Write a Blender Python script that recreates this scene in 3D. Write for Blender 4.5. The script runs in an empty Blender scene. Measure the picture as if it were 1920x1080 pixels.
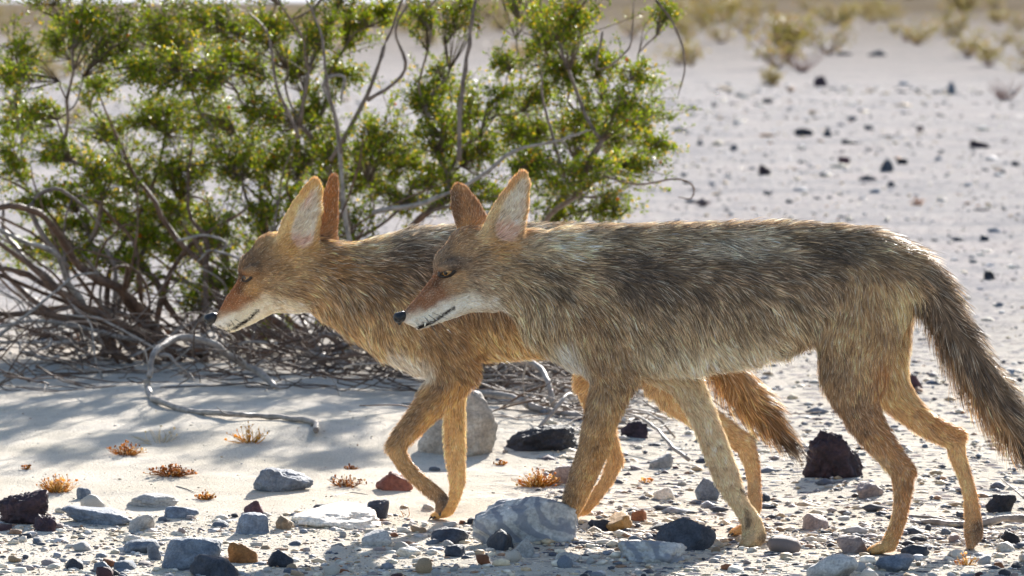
import bpy, bmesh, math, random
import numpy as np
from mathutils import Vector
from mathutils.bvhtree import BVHTree

rng = np.random.default_rng(7)
random.seed(7)
sc = bpy.context.scene
C = sc.collection

# ------------------------------------------------------------------ camera, sky, sun, exposure
CAM_H, FOC, PITCH = 1.04, 8000.0, math.atan(550.0 / 8000.0)
cam_d = bpy.data.cameras.new('camera')
cam = bpy.data.objects.new('camera', cam_d)
C.objects.link(cam)
cam.location = (0, 0, CAM_H)
cam.rotation_euler = (math.pi / 2 - PITCH, 0, 0)
cam_d.sensor_width = 36
cam_d.lens = FOC / 1920 * 36
cam_d.clip_start = 0.1
cam_d.clip_end = 20000
cam_d.dof.use_dof = True
cam_d.dof.focus_distance = 7.95
cam_d.dof.aperture_fstop = 10.0
sc.camera = cam

SUN_EL, SUN_AZ = math.radians(21.5), math.radians(14)      # azimuth: from behind the scene (+Y) towards +X
sun_dir = Vector((math.sin(SUN_AZ) * math.cos(SUN_EL), math.cos(SUN_AZ) * math.cos(SUN_EL), math.sin(SUN_EL)))
world = bpy.data.worlds.new('World')
sc.world = world
world.use_nodes = True
wn = world.node_tree
sky = wn.nodes.new('ShaderNodeTexSky')
sky.sky_type = 'NISHITA'
sky.sun_disc = False
sky.sun_elevation = SUN_EL
sky.sun_rotation = SUN_AZ
sky.air_density = 1.0
sky.dust_density = 1.0
wn.links.new(sky.outputs[0], wn.nodes['Background'].inputs[0])
wn.nodes['Background'].inputs[1].default_value = 0.08
sun_d = bpy.data.lights.new('sun', 'SUN')
sun_d.energy = 5.0
sun_d.angle = math.radians(0.5)
sun_d.color = (1.0, 0.955, 0.885)
sun = bpy.data.objects.new('sun', sun_d)
sun.rotation_euler = (-sun_dir).to_track_quat('-Z', 'Y').to_euler()
C.objects.link(sun)
vs = sc.view_settings
vs.view_transform = 'Standard'
vs.look = 'None'
vs.exposure = 1.68
vs.gamma = 1.0

# ------------------------------------------------------------------ pixel <-> world helpers (for placing things at real distances)
_f = np.array([0, math.cos(PITCH), -math.sin(PITCH)])
_u = np.array([0, math.sin(PITCH), math.cos(PITCH)])

def P(px, py, Y):
    dx = (px - 960) / FOC
    v = (540 - py) / FOC
    dy = _f[1] + _u[1] * v
    dz = _f[2] + _u[2] * v
    t = Y / dy
    return np.array([t * dx, Y, CAM_H + t * dz])

def to_px(p):
    v = p - np.array([0, 0, CAM_H])
    d = v @ _f
    return 960 + FOC * v[:, 0] / d, 540 - FOC * (v @ _u) / d

def ground_Y(py, z=0.0):
    v = (540 - py) / FOC
    s = (_f[2] + _u[2] * v) / (_f[1] + _u[1] * v)
    return (z - CAM_H) / s

def lin(c):
    c = np.asarray(c, float) / 255.0
    return np.where(c <= 0.04045, c / 12.92, ((c + 0.055) / 1.055) ** 2.4)

# ------------------------------------------------------------------ noise
def _hash(ix, iy, iz, seed):
    h = (ix.astype(np.int64) * 374761393 + iy.astype(np.int64) * 668265263 + iz.astype(np.int64) * 2147483647 + seed * 144665) & 0xFFFFFFFF
    h = ((h ^ (h >> 13)) * 1274126177) & 0xFFFFFFFF
    h = h ^ (h >> 16)
    return (h & 0xFFFFFF) / float(0xFFFFFF) * 2 - 1

def vnoise(p, scale, seed=0):
    q = np.asarray(p, float) * scale
    i = np.floor(q)
    f = q - i
    f = f * f * (3 - 2 * f)
    i = i.astype(np.int64)
    r = 0
    for a in (0, 1):
        for b in (0, 1):
            for c in (0, 1):
                w = (f[:, 0] if a else 1 - f[:, 0]) * (f[:, 1] if b else 1 - f[:, 1]) * (f[:, 2] if c else 1 - f[:, 2])
                r = r + w * _hash(i[:, 0] + a, i[:, 1] + b, i[:, 2] + c, seed)
    return r

def n2(x, y, s, seed=0):
    x, y = np.broadcast_arrays(np.asarray(x, float), np.asarray(y, float))
    return vnoise(np.stack([x.ravel(), y.ravel(), np.zeros(x.size) + 0.37], 1), s, seed).reshape(x.shape)

def smooth(a, b, x):
    t = np.clip((x - a) / (b - a), 0, 1)
    return t * t * (3 - 2 * t)

# ------------------------------------------------------------------ object helpers
def tag(o, label=None, cat=None, group=None, kind=None):
    if label: o['label'] = label
    if cat: o['category'] = cat
    if group: o['group'] = group
    if kind: o['kind'] = kind
    return o

def empty(name, loc, label, cat, group=None):
    o = bpy.data.objects.new(name, None)
    o.empty_display_size = 0.05
    C.objects.link(o)
    o.location = loc
    return tag(o, label, cat, group)

def mesh_np(name, verts, loops, counts, mat=None, smooth_sh=True, cols=None):
    me = bpy.data.meshes.new(name)
    verts = np.ascontiguousarray(verts, np.float32)
    loops = np.ascontiguousarray(loops, np.int32)
    counts = np.ascontiguousarray(counts, np.int32)
    me.vertices.add(len(verts))
    me.vertices.foreach_set('co', verts.ravel())
    me.loops.add(len(loops))
    me.loops.foreach_set('vertex_index', loops)
    me.polygons.add(len(counts))
    st = np.zeros(len(counts), np.int32)
    st[1:] = np.cumsum(counts)[:-1]
    me.polygons.foreach_set('loop_start', st)
    me.polygons.foreach_set('loop_total', counts)
    if smooth_sh:
        me.polygons.foreach_set('use_smooth', np.ones(len(counts), bool))
    if cols is not None:
        a = me.color_attributes.new('Col', 'FLOAT_COLOR', 'POINT')
        c4 = np.ones((len(verts), 4), np.float32)
        c4[:, :3] = cols
        a.data.foreach_set('color', c4.ravel())
    me.update(calc_edges=True)
    if mat: me.materials.append(mat)
    return me

def link(name, me, parent=None, loc=None):
    o = bpy.data.objects.new(name, me)
    C.objects.link(o)
    if parent is not None: o.parent = parent
    if loc is not None: o.location = loc
    return o

class MB:
    """collects polygon soups into one mesh"""
    def __init__(s): s.v, s.l, s.c, s.k, s.n = [], [], [], [], 0
    def add(s, v, faces_flat, counts, col=None):
        v = np.asarray(v, float)
        s.v.append(v); s.l.append(np.asarray(faces_flat, int) + s.n); s.c.append(np.asarray(counts, int))
        if col is not None: s.k.append(np.broadcast_to(np.asarray(col, float), v.shape).copy())
        s.n += len(v)
    def mesh(s, name, mat, smooth_sh=True, off=None):
        v = np.concatenate(s.v)
        if off is not None: v = v - np.asarray(off)
        return mesh_np(name, v, np.concatenate(s.l), np.concatenate(s.c), mat, smooth_sh, np.concatenate(s.k) if s.k else None)

def catmull(pts, n):
    pts = np.asarray(pts, float)
    if len(pts) < 3:
        t = np.linspace(0, 1, n + 1)[:, None]
        return pts[0] * (1 - t) + pts[-1] * t
    q = np.vstack([2 * pts[0] - pts[1], pts, 2 * pts[-1] - pts[-2]])
    out = []
    for i in range(len(pts) - 1):
        p0, p1, p2, p3 = q[i:i + 4]
        for t in np.arange(n) / n:
            out.append(0.5 * ((2 * p1) + (p2 - p0) * t + (2 * p0 - 5 * p1 + 4 * p2 - p3) * t * t + (3 * p1 - p0 - 3 * p2 + p3) * t ** 3))
    out.append(pts[-1])
    return np.array(out)

def tube(pts, rad, sides=6, knob=0.0):
    pts = np.asarray(pts, float)
    n = len(pts)
    rad = np.broadcast_to(np.asarray(rad, float), (n,)).copy()
    if knob: rad = rad * (1 + knob * rng.standard_normal(n))
    t = np.gradient(pts, axis=0)
    t /= np.linalg.norm(t, axis=1)[:, None] + 1e-9
    ref = np.array([0.3, 0.2, 0.93])
    a = np.cross(t, ref); a /= np.linalg.norm(a, axis=1)[:, None] + 1e-9
    b = np.cross(t, a)
    ang = np.arange(sides) / sides * 2 * math.pi
    v = (pts[:, None, :] + rad[:, None, None] * (np.cos(ang)[None, :, None] * a[:, None, :] + np.sin(ang)[None, :, None] * b[:, None, :])).reshape(-1, 3)
    i = np.arange(n - 1)[:, None] * sides
    j = np.arange(sides)[None, :]
    j2 = (j + 1) % sides
    f = np.stack([i + j, i + j2, i + sides + j2, i + sides + j], -1).reshape(-1)
    counts = [4] * ((n - 1) * sides) + [sides, sides]
    f = np.concatenate([f, np.arange(sides)[::-1], (n - 1) * sides + np.arange(sides)])
    return v, f, counts

# ------------------------------------------------------------------ materials
def new_mat(name):
    m = bpy.data.materials.new(name)
    m.use_nodes = True
    return m, m.node_tree, m.node_tree.nodes['Principled BSDF']

def nnode(nt, typ, **kw):
    n = nt.nodes.new(typ)
    for k, v in kw.items(): setattr(n, k, v)
    return n

def ramp(nt, fac, stops):
    r = nt.nodes.new('ShaderNodeValToRGB')
    while len(r.color_ramp.elements) < len(stops): r.color_ramp.elements.new(0.5)
    for e, (p, c) in zip(r.color_ramp.elements, stops):
        e.position = p
        e.color = (*c, 1) if len(c) == 3 else c
    nt.links.new(fac, r.inputs[0])
    return r

def mixc(nt, fac, a, b, mode='MIX'):
    m = nnode(nt, 'ShaderNodeMix', data_type='RGBA', blend_type=mode)
    for s, v in ((m.inputs[0], fac), (m.inputs[6], a), (m.inputs[7], b)):
        if hasattr(v, 'is_linked') or hasattr(v, 'links'): nt.links.new(v, s)
        else: s.default_value = v if isinstance(v, (int, float)) else (*v, 1)
    return m.outputs[2]

def noise(nt, vec, scale, detail=4, rough=0.55):
    n = nt.nodes.new('ShaderNodeTexNoise')
    n.inputs['Scale'].default_value = scale
    n.inputs['Detail'].default_value = detail
    n.inputs['Roughness'].default_value = rough
    if vec is not None: nt.links.new(vec, n.inputs['Vector'])
    return n.outputs['Fac']

def bump(nt, bs, height, strength, dist):
    b = nt.nodes.new('ShaderNodeBump')
    b.inputs['Strength'].default_value = strength
    b.inputs['Distance'].default_value = dist
    nt.links.new(height, b.inputs['Height'])
    nt.links.new(b.outputs[0], bs.inputs['Normal'])

def rock_mat(name, c1, c2, scale=40, rough=0.75, pit=0.0, bands=None):
    m, nt, bs = new_mat(name)
    tc = nt.nodes.new('ShaderNodeTexCoord')
    oi = nt.nodes.new('ShaderNodeObjectInfo')
    v = tc.outputs['Object']
    n1 = noise(nt, v, scale, 5, 0.65)
    r = ramp(nt, n1, [(0.33, lin(c1)), (0.67, lin(c2))])
    n2_ = noise(nt, v, scale * 6, 3, 0.7)
    sp = ramp(nt, n2_, [(0.35, (0.62,) * 3), (0.6, (1.12,) * 3)])
    col = mixc(nt, 0.8, r.outputs[0], sp.outputs[0], 'MULTIPLY')
    if bands:
        w = nt.nodes.new('ShaderNodeTexWave')
        w.inputs['Scale'].default_value = 9
        w.inputs['Distortion'].default_value = 9
        w.inputs['Detail'].default_value = 3
        w.inputs['Detail Scale'].default_value = 1.5
        mp = nt.nodes.new('ShaderNodeMapping')
        mp.inputs['Rotation'].default_value = (0.2, 0.9, 0.5)
        nt.links.new(v, mp.inputs[0]); nt.links.new(mp.outputs[0], w.inputs['Vector'])
        bf = ramp(nt, w.outputs['Fac'], [(0.5, (0, 0, 0)), (0.8, (.8, .8, .8))])
        col = mixc(nt, bf.outputs[0], col, tuple(lin(bands)))
    hv = nt.nodes.new('ShaderNodeHueSaturation')
    mr = nt.nodes.new('ShaderNodeMapRange')
    mr.inputs[3].default_value = 0.72; mr.inputs[4].default_value = 1.25
    nt.links.new(oi.outputs['Random'], mr.inputs[0])
    nt.links.new(mr.outputs[0], hv.inputs['Value'])
    nt.links.new(col, hv.inputs['Color'])
    nt.links.new(hv.outputs[0], bs.inputs['Base Color'])
    bs.inputs['Roughness'].default_value = rough
    bs.inputs['Specular IOR Level'].default_value = 0.35
    h = n2_
    if pit:
        vo = nt.nodes.new('ShaderNodeTexVoronoi')
        vo.inputs['Scale'].default_value = scale * 2.2
        nt.links.new(v, vo.inputs['Vector'])
        ma = nt.nodes.new('ShaderNodeMath'); ma.operation = 'MULTIPLY_ADD'
        nt.links.new(vo.outputs['Distance'], ma.inputs[0]); ma.inputs[1].default_value = pit
        nt.links.new(n2_, ma.inputs[2])
        h = ma.outputs[0]
    bump(nt, bs, h, 0.7, 0.004)
    return m

RM = {
    'slate blue': rock_mat('slate_blue_stone', (84, 92, 106), (132, 140, 152)),
    'dark slate': rock_mat('dark_slate_stone', (44, 48, 58), (74, 78, 88)),
    'pale grey': rock_mat('pale_grey_stone', (150, 148, 148), (196, 192, 188)),
    'cream white': rock_mat('cream_white_stone', (196, 184, 170), (226, 218, 208)),
    'tan': rock_mat('tan_stone', (140, 116, 92), (184, 158, 128)),
    'rust brown': rock_mat('rust_brown_stone', (116, 70, 48), (162, 108, 76)),
    'maroon': rock_mat('maroon_stone', (66, 44, 48), (104, 72, 76)),
    'pinkish grey': rock_mat('pinkish_grey_stone', (132, 118, 116), (172, 156, 152)),
    'black': rock_mat('black_basalt', (30, 30, 36), (56, 54, 60), pit=0.8),
    'maroon black': rock_mat('maroon_black_lava', (38, 28, 34), (78, 60, 68), scale=28, pit=1.4),
    'ochre': rock_mat('ochre_stone', (150, 112, 62), (190, 148, 92)),
    'orange brown': rock_mat('orange_brown_stone', (120, 78, 42), (178, 124, 70)),
    'striped': rock_mat('striped_grey_stone', (150, 150, 152), (196, 194, 192), scale=18, bands=(112, 116, 128)),
    'granite': rock_mat('speckled_granite', (126, 116, 106), (176, 168, 158), scale=22),
    'red brown': rock_mat('red_brown_stone', (122, 72, 60), (158, 104, 90), scale=25),
}

def vcol_mat(name, rough=0.6, trans=0.0, spec=0.3, var=None):
    m, nt, bs = new_mat(name)
    a = nnode(nt, 'ShaderNodeVertexColor', layer_name='Col')
    col = a.outputs[0]
    if var:
        tc = nt.nodes.new('ShaderNodeTexCoord')
        nf = noise(nt, tc.outputs['Object'], var, 4, 0.6)
        rr = ramp(nt, nf, [(0.3, (0.6,) * 3), (0.7, (1.25,) * 3)])
        col = mixc(nt, 1.0, col, rr.outputs[0], 'MULTIPLY')
    nt.links.new(col, bs.inputs['Base Color'])
    bs.inputs['Roughness'].default_value = rough
    bs.inputs['Specular IOR Level'].default_value = spec
    if trans:
        tr = nt.nodes.new('ShaderNodeBsdfTranslucent')
        nt.links.new(col, tr.inputs[0])
        mx = nt.nodes.new('ShaderNodeMixShader')
        mx.inputs[0].default_value = trans
        nt.links.new(bs.outputs[0], mx.inputs[1]); nt.links.new(tr.outputs[0], mx.inputs[2])
        nt.links.new(mx.outputs[0], nt.nodes['Material Output'].inputs[0])
    return m

def plain_mat(name, c, rough=0.6, spec=0.3, var=0.25, scale=60, bmp=0.0):
    m, nt, bs = new_mat(name)
    tc = nt.nodes.new('ShaderNodeTexCoord')
    nf = noise(nt, tc.outputs['Object'], scale, 4, 0.6)
    c = lin(c)
    r = ramp(nt, nf, [(0.3, c * (1 - var)), (0.7, np.minimum(c * (1 + var), 1))])
    nt.links.new(r.outputs[0], bs.inputs['Base Color'])
    bs.inputs['Roughness'].default_value = rough
    bs.inputs['Specular IOR Level'].default_value = spec
    if bmp: bump(nt, bs, nf, bmp, 0.003)
    return m

MAT_FUR = vcol_mat('coyote_fur', rough=0.45, trans=0.28, spec=0.5)
MAT_SKIN = vcol_mat('coyote_skin', rough=0.8, spec=0.15)
MAT_LEAF = vcol_mat('creosote_leaf', rough=0.5, trans=0.36, spec=0.22)
MAT_TWIG = vcol_mat('creosote_twig', rough=0.7, spec=0.3)
MAT_GRASS = vcol_mat('dry_grass', rough=0.6, trans=0.45)
MAT_GRAVEL = vcol_mat('gravel', rough=0.75, spec=0.3, var=90)
MAT_FARLEAF = vcol_mat('desert_shrub_leaf', rough=0.6, trans=0.35)
def bark(name, c1, c2):
    m, nt, bs = new_mat(name)
    tc = nt.nodes.new('ShaderNodeTexCoord')
    n1 = noise(nt, tc.outputs['Object'], 35, 5, 0.7)
    r = ramp(nt, n1, [(0.35, lin(c1)), (0.65, lin(c2))])
    nt.links.new(r.outputs[0], bs.inputs['Base Color'])
    bs.inputs['Roughness'].default_value = 0.62
    bs.inputs['Specular IOR Level'].default_value = 0.4
    bump(nt, bs, noise(nt, tc.outputs['Object'], 160, 3, 0.6), 0.5, 0.003)
    return m
MAT_BARK = bark('creosote_bark', (82, 68, 62), (134, 116, 104))
MAT_BARK_BROWN = bark('creosote_brown_bark', (70, 50, 40), (122, 92, 72))
MAT_DEAD = bark('weathered_wood', (108, 98, 92), (164, 152, 142))

# ------------------------------------------------------------------ ground
PAWS = []          # (x, y, z) points the ground must pass through, filled below before the ground is built
paw_px = [(1652, 1039, 7.93), (1408, 1029, 8.04), (1040, 994, 8.12), (1822, 1031, 8.01),
          (825, 975, 8.475), (1385, 1006, 8.24), (1075, 972, 8.50)]
for a in paw_px: PAWS.append(P(*a))

def _hg(x, y, paws=True):
    x = np.asarray(x, float); y = np.asarray(y, float)
    z = 0.012 * n2(x, y, 2.2, 1) + 0.005 * n2(x, y, 7.0, 2) + 0.0022 * n2(x, y, 22.0, 3)
    near = 1 - smooth(14, 30, y)
    z = z * (0.4 + 0.6 * near)
    # sand swept up under and before the bush
    z = z + 0.05 * np.exp(-((x + 0.85) / 0.75) ** 2 - ((y - 10.4) / 1.0) ** 2)
    z = z + 0.02 * np.exp(-((x + 0.35) / 0.35) ** 2 - ((y - 9.9) / 0.3) ** 2)
    # low bank of gravel in front
    z = z + 0.010 * np.exp(-((y - 7.3) / 0.36) ** 2)
    far = smooth(20, 60, y)
    z = z + far * (0.10 * n2(x, y, 0.11, 5) - 0.05) + smooth(11, 20, y) * 0.03 * n2(x, y, 0.45, 6)
    z = z + smooth(45, 260, y) * y * .0085 * smooth(-.035, .05, x / np.maximum(y, 1))
    if paws:
        w = 0; acc = 0
        for (a, b, c) in PAWS:
            k = np.exp(-((x - a) ** 2 + (y - b) ** 2) / 0.10 ** 2)
            acc = acc + k * c; w = w + k
        wt = np.clip(w, 0, 1)
        z = z * (1 - wt) + wt * acc / np.maximum(w, 1e-6)
    return z

_gx, _gy = np.arange(-3, 3.001, .02), np.arange(6.5, 14.001, .02)
_gz = _hg(*np.meshgrid(_gx, _gy, indexing='ij'))
def hg(x, y):
    if np.ndim(x) == 0 and -2.98 < x < 2.96 and 6.52 < y < 13.96:      # single points near the camera: look up the height grid
        a, b = (x + 3) / .02, (y - 6.5) / .02
        i, j = int(a), int(b); a -= i; b -= j
        return _gz[i, j] * (1 - a) * (1 - b) + _gz[i + 1, j] * a * (1 - b) + _gz[i, j + 1] * (1 - a) * b + _gz[i + 1, j + 1] * a * b
    return _hg(x, y)

rows = np.concatenate([np.linspace(-60, 6, 30), np.linspace(6.4, 7.0, 6), np.arange(7.02, 9.4, 0.02), np.arange(9.4, 13, 0.035),
                       13 * (4500 / 13.0) ** (np.linspace(0, 1, 150))])
uu = np.concatenate([-np.geomspace(8, 0.18, 26), np.linspace(-0.17, 0.17, 240), np.geomspace(0.18, 8, 26)])
YY = np.repeat(rows[:, None], len(uu), 1)
XX = np.maximum(YY, 7.5) * uu[None, :]
ZZ = hg(XX, YY)
V = np.stack([XX, YY, ZZ], -1).reshape(-1, 3)
nr, ncol = XX.shape
i = np.arange(nr - 1)[:, None] * ncol
j = np.arange(ncol - 1)[None, :]
F = np.stack([i + j, i + j + 1, i + ncol + j + 1, i + ncol + j], -1).reshape(-1)
m, nt, bs = new_mat('desert_ground')
tc = nt.nodes.new('ShaderNodeTexCoord')
pos = nnode(nt, 'ShaderNodeNewGeometry').outputs['Position']
sand = ramp(nt, noise(nt, pos, 5, 6, 0.6), [(0.3, lin((192, 183, 168))), (0.7, lin((210, 201, 188)))])
grain = ramp(nt, noise(nt, pos, 330, 3, 0.7), [(0.34, (0.4,) * 3), (0.45, (.95,) * 3), (0.66, (1.12,) * 3)])
c_sand = mixc(nt, 0.75, sand.outputs[0], grain.outputs[0], 'MULTIPLY')
# stony ground: small stones of many colours
vo = nt.nodes.new('ShaderNodeTexVoronoi'); vo.inputs['Scale'].default_value = 34; vo.inputs['Randomness'].default_value = 1
nt.links.new(pos, vo.inputs['Vector'])
sep = nnode(nt, 'ShaderNodeSeparateColor'); nt.links.new(vo.outputs['Color'], sep.inputs[0])
stone_c = ramp(nt, sep.outputs[0], [(0.0, lin((104, 104, 112))), (0.25, lin((170, 162, 152))), (0.5, lin((150, 144, 142))), (0.72, lin((130, 120, 118))), (0.86, lin((80, 80, 90))), (1.0, lin((186, 178, 168)))])
stone_c.color_ramp.interpolation = 'CONSTANT'
edge = ramp(nt, vo.outputs['Distance'], [(0.35, (1, 1, 1)), (0.6, (0, 0, 0))])
pick = ramp(nt, sep.outputs[1], [(0.45, (0, 0, 0)), (0.5, (1, 1, 1))])
smask = mixc(nt, 1.0, edge.outputs[0], pick.outputs[0], 'MULTIPLY')
xyz = nt.nodes.new('ShaderNodeSeparateXYZ'); nt.links.new(pos, xyz.inputs[0])
# where the ground is stony: beyond and to the right of the sand
mrx = nnode(nt, 'ShaderNodeMapRange'); mrx.inputs[1].default_value = -0.25; mrx.inputs[2].default_value = 0.35
nt.links.new(xyz.outputs[0], mrx.inputs[0])
mry = nnode(nt, 'ShaderNodeMapRange'); mry.inputs[1].default_value = 9.5; mry.inputs[2].default_value = 15
nt.links.new(xyz.outputs[1], mry.inputs[0])
mx_ = nnode(nt, 'ShaderNodeMath', operation='MAXIMUM'); nt.links.new(mrx.outputs[0], mx_.inputs[0]); nt.links.new(mry.outputs[0], mx_.inputs[1])
fm = nnode(nt, 'ShaderNodeMath', operation='MULTIPLY'); nt.links.new(smask, fm.inputs[0]); nt.links.new(mx_.outputs[0], fm.inputs[1])
c_near = mixc(nt, fm.outputs[0], c_sand, stone_c.outputs[0])
pale = mixc(nt, 0.6, c_near, tuple(lin((134, 133, 140))))
blot = ramp(nt, noise(nt, pos, 1.1, 5, 0.7), [(0.32, (.66, .68, .74)), (0.5, (1, 1, 1)), (0.68, (1.12, 1.06, 1.04))])
pale = mixc(nt, .9, pale, blot.outputs[0], 'MULTIPLY')
c_mid = mixc(nt, mry.outputs[0], c_near, pale)
# far zones: darker brown flats, then the white salt pan
nfar = noise(nt, pos, 0.05, 4, 0.6)
dfar = nnode(nt, 'ShaderNodeMapRange'); dfar.inputs[1].default_value = 45; dfar.inputs[2].default_value = 150
nt.links.new(xyz.outputs[1], dfar.inputs[0])
brown = ramp(nt, nfar, [(0.3, lin((92, 82, 68))), (0.7, lin((116, 106, 94)))])
c_far = mixc(nt, dfar.outputs[0], c_mid, brown.outputs[0])
dsalt = nnode(nt, 'ShaderNodeMapRange'); dsalt.inputs[1].default_value = 520; dsalt.inputs[2].default_value = 700
nt.links.new(xyz.outputs[1], dsalt.inputs[0])
c_all = mixc(nt, dsalt.outputs[0], c_far, tuple(lin((196, 196, 200))))
nt.links.new(c_all, bs.inputs['Base Color'])
bs.inputs['Roughness'].default_value = 1.0
bs.inputs['Specular IOR Level'].default_value = 0.0
hsum = nnode(nt, 'ShaderNodeMath', operation='MULTIPLY_ADD')
nt.links.new(fm.outputs[0], hsum.inputs[0]); hsum.inputs[1].default_value = 1.2
nt.links.new(noise(nt, pos, 130, 5, 0.7), hsum.inputs[2])
bump(nt, bs, hsum.outputs[0], 0.75, 0.010)
g = link('ground', mesh_np('ground', V, F, np.full(len(F) // 4, 4), m))
tag(g, kind='structure')

def on_ground(px, py):
    """world point of the ground seen at a pixel"""
    Y = ground_Y(py)
    for _ in range(6):
        p = P(px, py, Y)
        Y = ground_Y(py, float(hg(p[0], Y)))
    p = P(px, py, Y)
    return np.array([p[0], Y, float(hg(p[0], Y))])

# ------------------------------------------------------------------ rocks
def ico(sub):
    bm = bmesh.new()
    bmesh.ops.create_icosphere(bm, subdivisions=sub, radius=1)
    v = np.array([x.co[:] for x in bm.verts]); v /= np.linalg.norm(v, axis=1)[:, None]
    f = np.array([[y.index for y in x.verts] for x in bm.faces]).ravel()
    bm.free()
    return v, f
OCTA_V = np.array([[1, 0, 0], [-1, 0, 0], [0, 1, 0], [0, -1, 0], [0, 0, 1], [0, 0, -1]], float)
OCTA_F = np.array([0, 2, 4, 2, 1, 4, 1, 3, 4, 3, 0, 4, 2, 0, 5, 1, 2, 5, 3, 1, 5, 0, 3, 5])
ICO = {s: ico(s) for s in (1, 2, 3, 4, 5)}      # 20, 80, 320 ... faces
ICO[0] = (OCTA_V, OCTA_F)

def rock_verts(seed, sub, dims, angular=0.75, planes=11, rough=0.02):
    r = np.random.default_rng(seed)
    d, f = ICO[sub]
    n = r.standard_normal((planes, 3)); n /= np.linalg.norm(n, axis=1)[:, None]
    n = np.vstack([n, [[r.normal(0, .3), r.normal(0, .25), 1], [r.normal(0, .4), -1, .35 + r.normal(0, .2)]]])
    n /= np.linalg.norm(n, axis=1)[:, None]
    h = r.uniform(0.62, 1.0, len(n)); h[-2] = r.uniform(0.6, 0.85)
    dn = np.maximum(d @ n.T, 1e-3) / h
    pw = 5 + 15 * angular
    rad = (dn ** pw).sum(1) ** (-1 / pw)
    rad = np.minimum(rad, 1.25)
    rad = rad * (1 + (rough * 1.5 + .012) * (1.2 * vnoise(d, 2.5, seed) + 0.8 * vnoise(d, 6, seed + 1) + 0.5 * vnoise(d, 14, seed + 2) + .3 * vnoise(d, 30, seed + 3)))
    v = d * rad[:, None]
    lo, hi = v.min(0), v.max(0)
    v = (v - (lo + hi) / 2) / (hi - lo)
    v = v * np.asarray(dims)
    v[:, 2] += dims[2] / 2
    tz = np.clip(v[:, 2] / dims[2], 0, 1)[:, None]
    v[:, :2] *= 1.04 - .10 * tz
    return v, f

def rock_mesh(name, seed, sub, dims, mat, angular=0.75, planes=11, rough=0.02):
    v, f = rock_verts(seed, sub, dims, angular, planes, rough)
    return mesh_np(name, v, f, np.full(len(f) // 3, 3), mat, True)

USED = []      # occupied discs (x, y, r) so that loose pebbles keep clear of the big stones
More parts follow.
